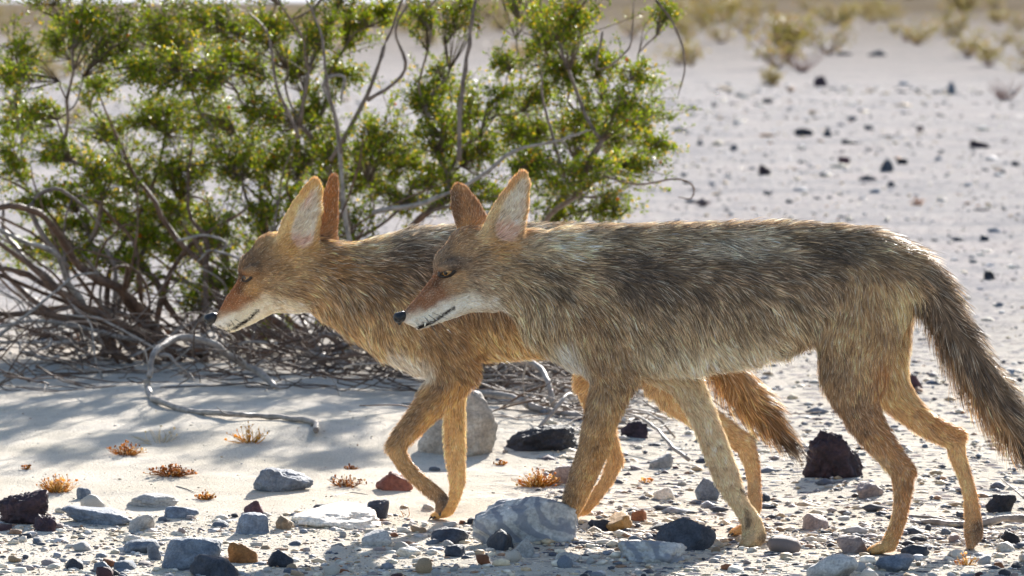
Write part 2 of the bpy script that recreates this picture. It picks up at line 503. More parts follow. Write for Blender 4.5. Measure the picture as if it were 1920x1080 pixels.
# x0, x1, y0, y1 in the photograph, material, angularity, roughness, seed, label
HERO = [
    (-14, 90, 918, 986, 'maroon black', .45, .10, 3, 'big pitted maroon-black lava rock at the edge of the pale sand'),
    (58, 106, 966, 999, 'maroon black', .3, .16, 9, 'small lumpy maroon-black lava stone touching the big lava rock'),
    (108, 250, 947, 986, 'slate blue', .6, .04, 12, 'long wedge-shaped slate-blue rock beside the small lumpy lava stone'),
    (234, 335, 925, 953, 'pale grey', .85, .03, 21, 'flat pale grey and tan slab at the border of sand and gravel'),
    (305, 373, 949, 974, 'slate blue', .7, .04, 33, 'low slate-blue rock just in front of the flat pale slab'),
    (301, 416, 1008, 1072, 'slate blue', .25, .02, 41, 'large smooth domed slate-blue cobble in the foreground gravel'),
    (425, 483, 1016, 1058, 'orange brown', .7, .05, 52, 'blocky orange-brown stone next to the domed blue cobble'),
    (352, 446, 1040, 1085, 'dark slate', .8, .05, 63, 'dark jagged slate stone under the orange-brown block'),
    (540, 716, 936, 992, 'cream white', .4, .03, 74, 'large flat cream-white slab lying in the gravel'),
    (472, 588, 876, 924, 'slate blue', .55, .05, 85, 'pointed grey-violet rock alone on the pale sand'),
    (703, 775, 884, 922, 'red brown', .35, .07, 96, 'rounded red-brown rock behind the lifted paw'),
    (683, 731, 938, 974, 'dark slate', .95, .02, 107, 'dark triangular slate piece at the end of the white slab'),
    (677, 736, 994, 1026, 'pale grey', .95, .015, 118, 'grey box-shaped stone with flat faces in the gravel'),
    (883, 1088, 928, 1020, 'striped', .6, .04, 129, 'big pale rock with dark diagonal stripes hiding a paw'),
    (911, 963, 996, 1034, 'dark slate', .7, .03, 131, 'dark rounded block right in front of the striped rock'),
    (962, 1003, 1010, 1048, 'pale grey', .95, .015, 142, 'light grey cube-like stone beside the dark rounded block'),
    (1132, 1188, 964, 999, 'ochre', .8, .03, 153, 'ochre stone with a flat top beside the striped rock'),
    (1183, 1214, 956, 979, 'rust brown', .9, .02, 164, 'small rust-red triangular stone touching the ochre stone'),
    (1228, 1346, 970, 1034, 'dark slate', .95, .03, 175, 'large dark jagged slate rock between the two coyotes paws and the gravel'),
    (1156, 1293, 1012, 1058, 'striped', .55, .06, 186, 'long low grey-white rock in front of the jagged dark slate'),
    (1506, 1622, 806, 900, 'maroon black', .12, .09, 1970, 'big dark maroon rock standing alone behind the hind legs'),
    (780, 936, 728, 857, 'granite', .25, .03, 208, 'large rounded speckled granite boulder under the bush edge'),
    (945, 1092, 795, 848, 'black', .7, .06, 219, 'long black rock beside the granite boulder'),
    (1848, 1909, 927, 963, 'black', .4, .07, 220, 'rounded black rock behind the pushing hind paw'),
    (1505, 1556, 963, 994, 'pinkish grey', .85, .02, 231, 'pinkish-grey block standing on the sand under the belly'),
    (1568, 1633, 1004, 1040, 'pinkish grey', .85, .02, 242, 'taupe pointed stone beside the planted hind paw'),
    (1512, 1613, 1040, 1086, 'pale grey', .7, .03, 253, 'blue-white flat slab in the gravel below the planted hind paw'),
    (1690, 1746, 1021, 1048, 'dark slate', .8, .04, 264, 'dark angular stone just right of the planted hind paw'),
    (1224, 1266, 915, 938, 'cream white', .3, .02, 275, 'smooth cream oval pebble behind the front legs'),
    (1302, 1352, 897, 940, 'slate blue', .85, .03, 286, 'blue-grey split stone partly behind the pale foreleg'),
    (1684, 1732, 703, 738, 'maroon', .5, .05, 297, 'maroon rock on the far gravel between thigh and tail'),
    (1163, 1216, 789, 823, 'maroon black', .5, .07, 308, 'dark purple stone behind the foreleg near dead twigs'),
    (1217, 1264, 850, 880, 'pale grey', .6, .03, 319, 'pale grey stone with dark front behind the forelegs'),
    (1878, 1914, 996, 1021, 'black', .6, .05, 320, 'small black stone resting near a cream chip'),
    (1868, 1906, 1017, 1036, 'cream white', .9, .02, 331, 'cream chip of stone in front of the small black stone'),
    (1605, 1660, 905, 935, 'pinkish grey', .6, .04, 342, 'pink and white stone behind the hock'),
    (1640, 1720, 1040, 1075, 'slate blue', .7, .04, 353, 'grey-blue stone in the foreground gravel below the dark angular stone'),
    (1032, 1086, 873, 910, 'pinkish grey', .9, .02, 364, 'pale violet-grey angular stone behind the dry grass tuft'),
    (1110, 1162, 974, 998, 'dark slate', .7, .04, 375, 'dark blue stone wedged beside the ochre stone'),
    (440, 505, 962, 1004, 'slate blue', .85, .03, 386, 'dark-fronted stone with a pale top left of the white slab'),
    (515, 550, 968, 995, 'tan', .5, .03, 397, 'grey-tan rounded stone at the tip of the white slab'),
    (500, 551, 1032, 1066, 'dark slate', .9, .02, 408, 'dark blue five-sided stone in the foreground gravel'),
    (806, 880, 990, 1020, 'dark slate', .75, .05, 419, 'black-blue wedge stone before the standing paw'),
    (832, 875, 1023, 1046, 'dark slate', .6, .05, 420, 'small dark stone in front of the black-blue wedge'),
    (740, 790, 1026, 1046, 'cream white', .6, .03, 431, 'bright white flat chip in the foreground gravel'),
    (1040, 1092, 1034, 1060, 'pale grey', .7, .03, 442, 'pale chip with dark base among the foreground gravel'),
    (240, 290, 965, 1000, 'pale grey', .7, .03, 453, 'grey stone just in front of the long wedge rock'),
    (225, 300, 1012, 1040, 'slate blue', .6, .03, 464, 'flat grey-blue stone left of the domed cobble'),
    (275, 302, 1016, 1052, 'slate blue', .35, .02, 475, 'upright grey-blue finger-shaped stone touching the domed cobble'),
    (120, 156, 1047, 1070, 'dark slate', .85, .03, 486, 'tilted dark blue stone in the left gravel'),
    (455, 500, 940, 966, 'maroon', .6, .05, 497, 'wine-red stone at the border of sand and gravel'),
    (141, 172, 915, 938, 'slate blue', .7, .05, 508, 'blue-grey stone at the foot of the dry tuft'),
]
for k, (x0, x1, y0, y1, mt, ang, ro, seed, label) in enumerate(HERO):
    p = on_ground((x0 + x1) / 2, y1 - 2)
    s = p[1] / FOC
    w = (x1 - x0) * s
    dep = w * (0.75 if w > .09 else 0.85)
    hgt = (y1 - y0) * s
    hgt = max(hgt - dep * 0.07, hgt * 0.65) * 1.6
    if label.startswith('large flat cream'): dep = 0.24; hgt = 0.05
    if 'striped' in label or 'diagonal' in label: dep = .11
    me = rock_mesh('rock', seed, 5 if w > .10 else 4, (w, dep, hgt), RM[mt], ang, 10, ro)
    o = link('rock', me, None, (p[0], p[1] + dep * 0.4, float(hg(p[0], p[1])) - hgt * 0.36))
    tag(o, label, 'rock')
    USED.append((p[0], p[1] + dep * .42, max(w, dep) * 0.5))

# dark stones lying out on the far gravel: px, py (bottom), width px, height px, colour
FAR = [(1434, 328, 30, 24, 'maroon black'), (1583, 307, 28, 18, 'maroon'), (1663, 322, 32, 28, 'dark slate'), (1692, 308, 26, 14, 'black'),
       (1508, 254, 44, 16, 'black'), (1594, 270, 38, 11, 'black'), (1838, 278, 44, 20, 'maroon black'), (1552, 256, 20, 16, 'dark slate'),
       (1856, 521, 26, 16, 'black'), (1376, 282, 18, 14, 'dark slate'), (1540, 162, 34, 24, 'maroon black'), (1646, 104, 44, 14, 'dark slate'),
       (1584, 101, 36, 8, 'black'), (1440, 192, 24, 10, 'black'), (1847, 452, 22, 14, 'dark slate'), (1866, 436, 30, 10, 'slate blue'),
       (1313, 272, 16, 10, 'dark slate'), (1785, 176, 20, 28, 'slate blue'), (1630, 244, 22, 12, 'dark slate'), (1725, 246, 16, 12, 'maroon'),
       (1270, 420, 18, 10, 'slate blue'), (1290, 346, 22, 9, 'dark slate'), (1440, 364, 20, 8, 'dark slate'), (1500, 358, 34, 8, 'slate blue'),
       (1335, 348, 16, 8, 'slate blue'), (1640, 362, 26, 10, 'slate blue'), (1670, 350, 18, 12, 'dark slate'), (1815, 350, 18, 9, 'slate blue'),
       (1905, 310, 20, 10, 'dark slate'), (1880, 325, 16, 8, 'dark slate'), (1695, 160, 22, 9, 'slate blue'), (1390, 180, 14, 10, 'slate blue'),
       (1340, 200, 16, 9, 'dark slate'), (1760, 300, 16, 8, 'slate blue'), (1860, 300, 34, 8, 'slate blue'), (1790, 640, 24, 9, 'slate blue'),
       (1875, 575, 20, 9, 'slate blue'), (1895, 700, 22, 9, 'slate blue'), (1885, 720, 18, 8, 'dark slate'), (1480, 380, 16, 10, 'dark slate')]
far_cache = {}
for k, (x, y, w, h, mt) in enumerate(FAR):
    w, h = w * .85, h * .85
    p = on_ground(x, y)
    s = p[1] / FOC
    dims = (w * s, w * s * .8, h * s * 1.5)
    me = rock_mesh('stone', 900 + k, 3, dims, RM[mt], .7, 10, .04)
    o = link('stone', me, None, (p[0], p[1] + dims[1] * .4, p[2] - dims[2] * .34))
    tag(o, mt + ' stone lying on the pale open gravel behind the coyotes', 'stone', mt + ' stones on the open gravel')
    USED.append((p[0], p[1] + dims[1] * .4, dims[0] * .5))

# pebbles as individuals
KINDS = ['slate blue', 'dark slate', 'pale grey', 'cream white', 'tan', 'rust brown', 'maroon', 'pinkish grey']
KW = np.array([.22, .13, .19, .14, .12, .06, .05, .09]); KW /= KW.sum()
peb = {(kd, v): rock_mesh('pebble', 2000 + 31 * a + v, 2, (1, .8 + .1 * (v % 3), .45 + .13 * (v % 4)), RM[kd], .9, 9, .045) for a, kd in enumerate(KINDS) for v in range(5)}
USEDA = np.array(USED)
def clear(x, y, r):
    return np.all((USEDA[:, 0] - x) ** 2 + (USEDA[:, 1] - y) ** 2 > (USEDA[:, 2] * .9 + r) ** 2)
placed = []
tries = 0
NEAR_N, MID_N = 222, 76
while len(placed) < NEAR_N + MID_N and tries < 20000:
    tries += 1
    if len(placed) < NEAR_N:
        px = rng.uniform(-20, 1940); py = 945 + 150 * rng.uniform(0, 1) ** .8
        if px > 1080: py = max(py, rng.uniform(960, 1090))
        size = rng.choice([15, 19, 24, 31, 40, 54], p=[.24, .24, .22, .16, .09, .05])
        zone = 'in the foreground gravel'
    else:
        px = rng.uniform(600, 1940); py = rng.uniform(560, 950)
        if px < 1100 and py < 860: continue
        size = rng.choice([12, 16, 20, 28], p=[.4, .3, .2, .1]); zone = 'scattered on the sand behind the paws'
    p = on_ground(px, py)
    w = size * 8.0 / FOC * (1 if len(placed) < NEAR_N else 1.15)
    if not clear(p[0], p[1], w * .5): continue
    if any((p[0] - a) ** 2 + (p[1] - b) ** 2 < (.34 * (w + c)) ** 2 for a, b, c in placed): continue
    if any((p[0] - a[0]) ** 2 + (p[1] - a[1]) ** 2 < (.06 + w * .5) ** 2 for a in PAWS): continue
    kd = KINDS[rng.choice(len(KINDS), p=KW)]
    o = link('pebble', peb[(kd, int(rng.integers(5)))])
    o.scale = (w, w * rng.uniform(.8, 1.2), w * rng.uniform(.7, 1.2))
    o.rotation_euler = (rng.uniform(-.35, .35), rng.uniform(-.35, .35), rng.uniform(0, 6.28))
    o.location = (p[0], p[1], p[2] - w * rng.uniform(.16, .3))
    tag(o, 'small ' + kd + ' pebble ' + zone, 'pebble', kd + ' pebbles ' + zone)
    placed.append((p[0], p[1], w))

# countless smaller gravel, as one mass each for foreground and for the open ground
def gravel(name, n, sampler, label, pal, sub=1):
    shapes = [rock_verts(5000 + a, sub, (1, .85, .6), .95, 7, .03) for a in range(12)]
    nv = len(shapes[0][0])
    px, py, size = sampler(n)
    ok = np.ones(n, bool)
    for a in PAWS: ok &= ((px - a[0] + .005) / .055) ** 2 + ((py - a[1] + .02) / .075) ** 2 > 1
    px, py, size = px[ok], py[ok], size[ok]; n = len(px)
    sh = np.stack([q[0] for q in shapes])[np.arange(n) % 12]
    sh = sh * (size[:, None] * np.stack([np.ones(n), rng.uniform(.5, 1.1, n), rng.uniform(.3, .85, n)], 1))[:, None, :]
    an = rng.uniform(0, 6.28, n)[:, None]
    V = np.stack([sh[..., 0] * np.cos(an) - sh[..., 1] * np.sin(an) + px[:, None], sh[..., 0] * np.sin(an) + sh[..., 1] * np.cos(an) + py[:, None], sh[..., 2]], -1).reshape(-1, 3)
    F = (shapes[0][1][None, :] + np.arange(n)[:, None] * nv).ravel()
    z = hg(px, py) - size * rng.uniform(.08, .36, n)
    V[:, 2] += np.repeat(z, nv)
    pal = np.array([lin(c) for c in pal])
    col = pal[rng.integers(0, len(pal), n)] * rng.uniform(.75, 1.2, (n, 1))
    o = link(name, mesh_np(name, V, F, np.full(len(F) // 3, 3), MAT_GRAVEL, False, np.repeat(col, nv, 0)))
    tag(o, label, 'gravel', kind='stuff')
    return o
PAL = [(214, 204, 190), (206, 192, 172), (176, 172, 172), (130, 132, 140), (190, 180, 168), (204, 190, 170), (182, 158, 130), (156, 122, 98), (198, 182, 158), (142, 132, 130), (78, 80, 90), (216, 206, 192), (178, 168, 160), (196, 176, 148)]
def samp_front(n):
    y = rng.uniform(7.2, 8.62, n)
    u = rng.uniform(-.15, .15, n)
    x = y * u
    keep = rng.uniform(0, 1, n)
    edge = 8.5 + .06 * n2(x, y * 0, 3.0, 9) - smooth(-.05, .5, x) * .30
    bad = y > edge
    y[bad] = 7.2 + (y[bad] - 7.2) * .78
    return x, y, np.clip(rng.lognormal(math.log(.0088), .6, n), .003, .034)
gravel('foreground_gravel', 12500, samp_front, 'dense mixed gravel of small stones along the front of the scene', PAL)
def samp_fine(n):
    x, y, _ = samp_front(n)
    return x, y, np.clip(rng.lognormal(math.log(.0042), .4, n), .002, .009)
gravel('fine_gravel', 15000, samp_fine, 'fine chips of stone filling the gaps of the foreground gravel', PAL, 0)
def samp_mid(n):
    y = 8.0 + 42 * rng.uniform(0, 1, n) ** 2.6
    x = y * rng.uniform(-.145, .145, n)
    left = (x < .05) & (y < 12.2)
    x[left] = np.abs(x[left]) + .08
    x = np.minimum(x, y * .15)
    return x, y, np.clip(rng.lognormal(math.log(.012), .55, n), .005, .06) * (0.5 + y / 14)
gravel('open_gravel', 24000, samp_mid, 'sparse small stones strewn over the open desert floor', PAL[1:] + [(84, 88, 100), (70, 72, 84), (96, 84, 86), (104, 108, 118), (122, 122, 130), (60, 62, 72)], 0)
def samp_sand(n):
    y = rng.uniform(8.3, 11.5, n); x = y * rng.uniform(-.14, .02, n)
    return x, y, np.clip(rng.lognormal(math.log(.0036), .5, n), .0015, .011)
gravel('sand_grit', 3500, samp_sand, 'loose dark grit sprinkled on the pale sand', PAL[:9], 0)

# ------------------------------------------------------------------ creosote bush
BUSH_Y = 12.5
bush_base = np.array([*P(520, 712, BUSH_Y)[:2], 0.0]); bush_base[2] = float(hg(bush_base[0], bush_base[1]))
bush = empty('creosote_bush', bush_base, 'wide leafy green creosote bush with tangled grey branches behind the coyotes', 'bush')
CL = [(40,100,55,45),(110,70,45,40),(10,150,30,30),(25,230,50,45),(20,300,40,60),(100,290,60,40),(70,210,40,30),
(160,30,60,40),(220,60,70,60),(180,160,40,30),(300,50,90,60),(400,40,90,50),(260,130,70,50),(340,140,90,60),(430,120,70,60),
(290,220,90,50),(380,230,80,60),(200,240,60,40),(180,330,60,60),(250,330,80,50),(340,320,80,50),(430,300,70,60),(480,210,60,60),
(500,60,60,60),(490,380,60,50),(560,280,70,60),(590,200,50,40),(560,120,50,50),(600,60,50,50),(670,40,50,40),(650,140,40,40),
(620,280,60,50),(700,260,60,60),(680,340,70,50),(760,300,70,60),(800,200,60,60),(830,150,40,40),(830,260,60,60),
(720,20,50,25),(790,30,40,30),(860,20,40,30),(880,200,40,60),(900,280,70,50),(960,240,50,50),(1000,310,70,50),(1020,60,55,70),
(1070,30,70,60),(1060,130,70,60),(1010,180,35,40),(1120,110,50,40),(1090,220,80,50),(1150,250,80,50),(1210,220,50,50),(1200,140,40,30),
(1250,20,30,20),(1100,320,80,50),(1190,310,60,40),(1150,390,60,40),(1060,380,60,40),(950,370,60,40),(870,360,50,40),(760,380,60,40),
(650,400,60,30),(560,380,40,40),(300,400,80,40),(210,410,60,40),(150,420,50,40),(100,440,40,40),(330,470,60,40),(230,500,60,40),
(400,430,60,50),(420,520,40,40),(940,120,30,30),(950,170,30,20),(510,610,40,30),(690,640,30,30),(450,600,30,30),(350,400,60,40),(60,380,50,30),(140,480,50,30),(270,450,60,40),(380,540,50,40),(30,470,40,30),(500,300,50,40),(620,340,50,40),(120,360,50,30),(820,330,60,40),(1000,250,50,40),(480,470,40,40),(1230,270,40,30),(1170,190,50,40)]
for k in range(16): CL.append((60 + 75 * k + rng.uniform(-30, 30), rng.uniform(-110, -30), 70, 45))
BR = np.random.default_rng(21)
bases = [np.array([*P(px, 700, y)[:2], 0]) for px, y in ((215, 12.1), (300, 12.0), (385, 12.3), (470, 12.1), (560, 12.45), (640, 12.15), (730, 12.3), (800, 12.0), (880, 12.4))]
for b in bases: b[2] = float(hg(b[0], b[1])) - .03
nodes = [b for b in bases]; parent = [-1] * len(bases); bdist = [0.0] * len(bases)
targets = []
for (x, y, rx, ry) in CL:
    Yc = BUSH_Y + float(np.clip(BR.normal(0, .28), -.55, .6))
    targets.append((P(x, y, Yc), rx * Yc / FOC, ry * Yc / FOC))
bc = np.mean(bases, 0)
order = sorted(range(len(targets)), key=lambda k: np.linalg.norm(targets[k][0] - bc))
chains = []
for k in order:
    T = targets[k][0]
    N = np.array(nodes); D = np.array(bdist)
    dv = T - N
    dist = np.linalg.norm(dv, axis=1)
    pen = np.where(N[:, 2] > T[2] + .02, .5, 0) + np.maximum(0, .12 - dist) * 3
    slope = np.where(dv[:, 2] < .15 * dist, .25, 0)
    cost = dist + .42 * D + pen + slope + BR.uniform(0, .18, len(N))
    s = int(np.argmin(cost))
    n = max(3, int(dist[s] / .055))
    amp = .035 * dist[s] / n ** .5 + .012
    off = np.zeros(3); ch = [s]; last = s
    bow = np.cross(dv[s], BR.standard_normal(3)); bow = bow / (np.linalg.norm(bow) + 1e-6) * dist[s] * BR.uniform(0, .16)
    bow[2] = abs(bow[2]) * .8
    for a in range(1, n + 1):
        t = a / n
        off = off * .8 + BR.normal(0, amp, 3)
        q = N[s] + dv[s] * t + bow * math.sin(math.pi * t) + off * math.sin(math.pi * min(t * 1.1, 1)) ** .5
        nodes.append(q); parent.append(last)
        bdist.append(bdist[last] + np.linalg.norm(q - nodes[last]))
        last = len(nodes) - 1; ch.append(last)
    chains.append((ch, k))
nodes = np.array(nodes)
load = np.zeros(len(nodes))
for ch, k in chains: load[ch[-1]] += 1
for a in range(len(nodes) - 1, -1, -1):
    if parent[a] >= 0: load[parent[a]] += load[a]
rad = .0025 * np.maximum(load, .6) ** .52
for q, (ch, k) in enumerate(chains):
    pts = nodes[ch]; r = rad[ch].copy(); r[0] = min(r[0], r[1] * 1.15); r[-1] *= .6
    if ch[0] < len(bases): r[0] = r[1] * 1.35
    pp = catmull(pts, 2)
    rr = np.interp(np.linspace(0, 1, len(pp)), np.linspace(0, 1, len(r)), r)
    rr = np.maximum.accumulate(rr[::-1])[::-1]
    v, f, c = tube(pp - bush_base, rr, 7, .05)
    link('branch', mesh_np('branch', v, f, c, MAT_BARK_BROWN if rr[0] > .011 else MAT_BARK), bush)

# twigs and leaves
tw = MB(); leaf_p, leaf_d = [], []
for k, (T, rx, ry) in enumerate(targets):
    ch = [c for c, kk in chains if kk == k][0]
    src = nodes[ch[max(1, len(ch) // 2):]]
    nt_ = int(16 + 44 * (rx * ry) / (.09 * .07))
    for a in range(nt_):
        st = src[BR.integers(len(src))]
        d = BR.standard_normal(3); d /= np.linalg.norm(d); rr_ = abs(BR.normal(0, .72)) + .35
        e = T + d * np.array([rx, (rx + ry) * .55, ry]) * rr_
        L = np.linalg.norm(e - st)
        mid = (st + e) / 2 + BR.normal(0, .12 * L, 3); mid[2] += .05 * L
        pp = catmull([st, mid, e], 3)
        v, f, c = tube(pp - bush_base, np.linspace(.0019, .0009, len(pp)), 3)
        tw.add(v, f, c, lin((96, 80, 66)) * BR.uniform(.7, 1.3))
        nl = int(BR.integers(21, 42))
        t = BR.uniform(.32, 1.0, nl) ** .8 * (len(pp) - 1)
        i0 = np.minimum(t.astype(int), len(pp) - 2)
        base = pp[i0] + (pp[i0 + 1] - pp[i0]) * (t - i0)[:, None]
        ax = (pp[i0 + 1] - pp[i0]); ax /= np.linalg.norm(ax, axis=1)[:, None] + 1e-9
        dd = BR.standard_normal((nl, 3)); dd += ax * .7; dd[:, 2] += .25
        dd /= np.linalg.norm(dd, axis=1)[:, None]
        leaf_p.append(base + dd * BR.uniform(.001, .011, (nl, 1))); leaf_d.append(dd)
o = link('twigs', tw.mesh('twigs', MAT_TWIG), bush); tag(o, kind='stuff')
lp = np.concatenate(leaf_p); ld = np.concatenate(leaf_d); n = len(lp)
L = BR.uniform(.0072, .0138, (n, 1)); W = L * BR.uniform(.45, .62, (n, 1))
sd = np.cross(ld, BR.standard_normal((n, 3))); sd /= np.linalg.norm(sd, axis=1)[:, None] + 1e-9
up = np.cross(sd, ld)
lp = lp - bush_base
V = np.stack([lp, lp + ld * L * .5 + sd * W * .5 + up * L * .12, lp + ld * L, lp + ld * L * .5 - sd * W * .5 + up * L * .12], 1).reshape(-1, 3)
ii = np.arange(n)[:, None] * 4
F = (ii + np.array([[0, 1, 2, 0, 2, 3]])).ravel()
g1, g2, g3 = lin((76, 96, 12)), lin((144, 158, 28)), lin((192, 162, 44))
a = BR.uniform(0, 1, (n, 1)); clump = .5 + .5 * vnoise(lp, 7, 3)[:, None]
col = g1 * (1 - a) + g2 * a
col = np.where(BR.uniform(0, 1, (n, 1)) < .08 + .10 * clump, g3, col) * (.75 + .4 * clump)
o = link('foliage', mesh_np('foliage', V, F, np.full(n * 2, 3), MAT_LEAF, False, np.repeat(col, 4, 0)), bush); tag(o, kind='stuff')
print('leaves', n)
# orange seed capsules and withered flowers
fl = MB(); sv, sf = rock_verts(77, 1, (1, 1, 1), .2, 8, .05)
for a in BR.integers(0, n, 150):
    fl.add(sv * BR.uniform(.006, .011) + lp[a], sf, [3] * (len(sf) // 3), lin((226, 128, 22)) if BR.uniform() < .7 else lin((214, 170, 60)))
o = link('seed_capsules', fl.mesh('seed_capsules', MAT_LEAF), bush); tag(o, kind='stuff')

# bare grey branches tangled along the foot of the bush
def dead(pts, r0, r1, name='dead_branch', par=bush, off=bush_base, mat=MAT_DEAD, sides=7, sub=5, knob=.06):
    pp = catmull(pts, sub)
    pp = pp + np.stack([vnoise(pp, 9, 5), vnoise(pp, 9, 6), vnoise(pp, 9, 7)], 1) * r0 * 1.1 + np.stack([vnoise(pp, 30, 5), vnoise(pp, 30, 6), vnoise(pp, 30, 7)], 1) * r0 * .5
    rr = np.linspace(r0, r1, len(pp)) * (1 + .22 * vnoise(pp, 38, 8)); rr[-1] *= .3; rr[-2] *= .75
    v, f, c = tube(pp - off, rr, sides, knob)
    return link(name, mesh_np(name, v, f, c, mat), par)
TR = [  # traced low limbs: (px, py) list, Y start, Y end, radii
    ([(330, 660), (240, 560), (150, 500), (110, 430), (40, 390), (-60, 370)], 11.5, 11.1, .020, .012, MAT_BARK_BROWN),
    ([(190, 640), (170, 590), (130, 530), (100, 470), (20, 440), (-60, 400)], 11.3, 10.9, .013, .009, MAT_DEAD),
    ([(130, 500), (60, 400), (90, 355), (150, 380), (200, 440)], 11.2, 11.3, .011, .006, MAT_BARK),
    ([(300, 690), (200, 620), (100, 590), (0, 590), (-80, 560)], 11.3, 11.0, .017, .010, MAT_BARK_BROWN),
    ([(260, 640), (150, 610), (60, 605), (-40, 625)], 11.2, 10.9, .010, .006, MAT_DEAD),
    ([(370, 700), (270, 640), (180, 590), (60, 520), (-20, 500)], 11.5, 11.4, .022, .012, MAT_BARK_BROWN),
    ([(140, 640), (60, 645), (-40, 640)], 11.0, 11.0, .007, .004, MAT_DEAD),
    ([(640, 690), (560, 640), (460, 560), (330, 450), (260, 330), (180, 170)], 11.6, 11.6, .020, .006, MAT_BARK_BROWN),
    ([(480, 680), (420, 590), (390, 500), (340, 420)], 11.5, 11.6, .018, .010, MAT_BARK_BROWN),
    ([(700, 690), (690, 560), (650, 420), (630, 230), (610, 160), (650, 150), (640, 200)], 11.4, 11.4, .012, .007, MAT_DEAD),
    ([(620, 300), (690, 180), (720, 90), (750, 20), (770, -60)], 11.5, 11.6, .010, .006, MAT_BARK),
    ([(690, 190), (760, 130), (740, 60), (770, 0)], 11.4, 11.4, .008, .005, MAT_BARK),
    ([(640, 290), (610, 130), (600, 60), (570, -10)], 11.3, 11.4, .007, .005, MAT_BARK),
    ([(860, 300), (865, 180), (880, 60), (900, -20)], 11.4, 11.5, .011, .008, MAT_BARK),
    ([(560, 260), (520, 160), (500, 60), (460, 20)], 11.5, 11.5, .008, .004, MAT_BARK),
    ([(700, 400), (800, 380), (900, 330), (960, 285), (1050, 262), (1110, 245)], 11.3, 11.3, .010, .006, MAT_DEAD),
    ([(1060, 330), (1020, 200), (1015, 120)], 11.4, 11.4, .008, .004, MAT_BARK),
    ([(1130, 60), (1120, 130), (1180, 90), (1190, 0)], 11.3, 11.3, .005, .004, MAT_BARK),
    ([(1230, 0), (1270, 60), (1285, 120), (1272, 185)], 11.4, 11.4, .006, .003, MAT_BARK),
    ([(1130, 330), (1200, 345), (1270, 335), (1300, 350), (1295, 372), (1270, 370)], 11.3, 11.3, .0045, .003, MAT_BARK_BROWN),
    ([(330, 450), (380, 440), (420, 455), (410, 480)], 11.2, 11.2, .006, .005, MAT_DEAD),
    ([(490, 560), (470, 500), (400, 470), (370, 490)], 11.1, 11.1, .007, .005, MAT_DEAD),
]
for pts, ya, yb, r0, r1, mt in TR:
    nq = len(pts)
    dead([P(x, y, .65 + ya + (yb - ya) * i_ / (nq - 1)) for i_, (x, y) in enumerate(pts)], r0 * .72, r1 * .6, 'branch' if mt is not MAT_DEAD else 'dead_branch', mat=mt)
for k in range(46):
    bx_ = BR.uniform(150, 700); Y0 = BR.uniform(11.9, 12.6)
    b0 = P(bx_, 700, Y0); b0[2] = hg(b0[0], b0[1])
    tx = bx_ + BR.normal(-120, 190); ty = BR.uniform(330, 610)
    e = P(tx, ty, Y0 + BR.normal(0, .25)); mid = (b0 + e) / 2 + np.array([BR.normal(0, .06), BR.normal(0, .06), BR.uniform(-.02, .10)])
    q = e + (e - mid) * BR.uniform(.3, .8) + np.array([BR.normal(0, .08), BR.normal(0, .08), BR.normal(0, .06)])
    r0 = BR.choice([.005, .007, .010, .013], p=[.35, .3, .22, .13])
    dead([b0, mid, e, q], r0, r0 * .35, 'branch', mat=MAT_BARK_BROWN if BR.uniform() < .7 else MAT_BARK, sides=6, sub=4)
for k in range(95):
    x = BR.uniform(-60, 1150); py = BR.uniform(640, 730)
    Y0 = BR.uniform(11.1, 12.3)
    p = P(x, py, Y0); p[2] = hg(p[0], p[1]) + BR.uniform(.0, .12)
    ang = BR.uniform(0, 6.28); L = BR.uniform(.1, .5)
    pts = [p]; el = BR.uniform(-.1, .5)
    for a in range(5):
        ang += BR.normal(0, .55); el = el * .7 + BR.normal(0, .3)
        q = pts[-1] + L / 5 * np.array([math.cos(ang), math.sin(ang) * .6, math.sin(el)])
        q[2] = max(q[2], float(hg(q[0], q[1])) + .006)
        pts.append(q)
    r0 = BR.choice([.003, .0045, .006, .009], p=[.35, .3, .25, .1])
    dead(pts, r0, r0 * .5, mat=MAT_DEAD if BR.uniform() < .7 else MAT_BARK_BROWN, sides=6, sub=4)

# fine dead twigs filling the foot of the bush
ft = MB()
for k in range(760):
    x = BR.uniform(-80, 1190) if k % 2 else BR.uniform(420, 1180); Y0 = BR.uniform(10.7, 12.4)
    p = np.array([(x - 960) / FOC * Y0, Y0, 0.0]); p[2] = hg(p[0], p[1]) + abs(BR.normal(0, .09)) * (1 if x < 850 else .6)
    ang = BR.uniform(0, 6.28); L = BR.uniform(.1, .42); el = BR.uniform(-.3, .9)
    pts = [p]
    for a in range(4):
        ang += BR.normal(0, .5); el = el * .8 + BR.normal(0, .25)
        q = pts[-1] + L / 4 * np.array([math.cos(ang) * math.cos(el), math.sin(ang) * .6, math.sin(el)])
        q[2] = max(q[2], float(hg(q[0], q[1])) + .003); pts.append(q)
    pp = catmull(pts, 2); r0 = BR.uniform(.0011, .0028)
    v, f, c = tube(pp - bush_base, np.linspace(r0, r0 * .5, len(pp)), 4, .1)
    ft.add(v, f, c, lin((108, 92, 82) if BR.uniform() < .5 else (80, 60, 48)) * BR.uniform(.6, 1.3))
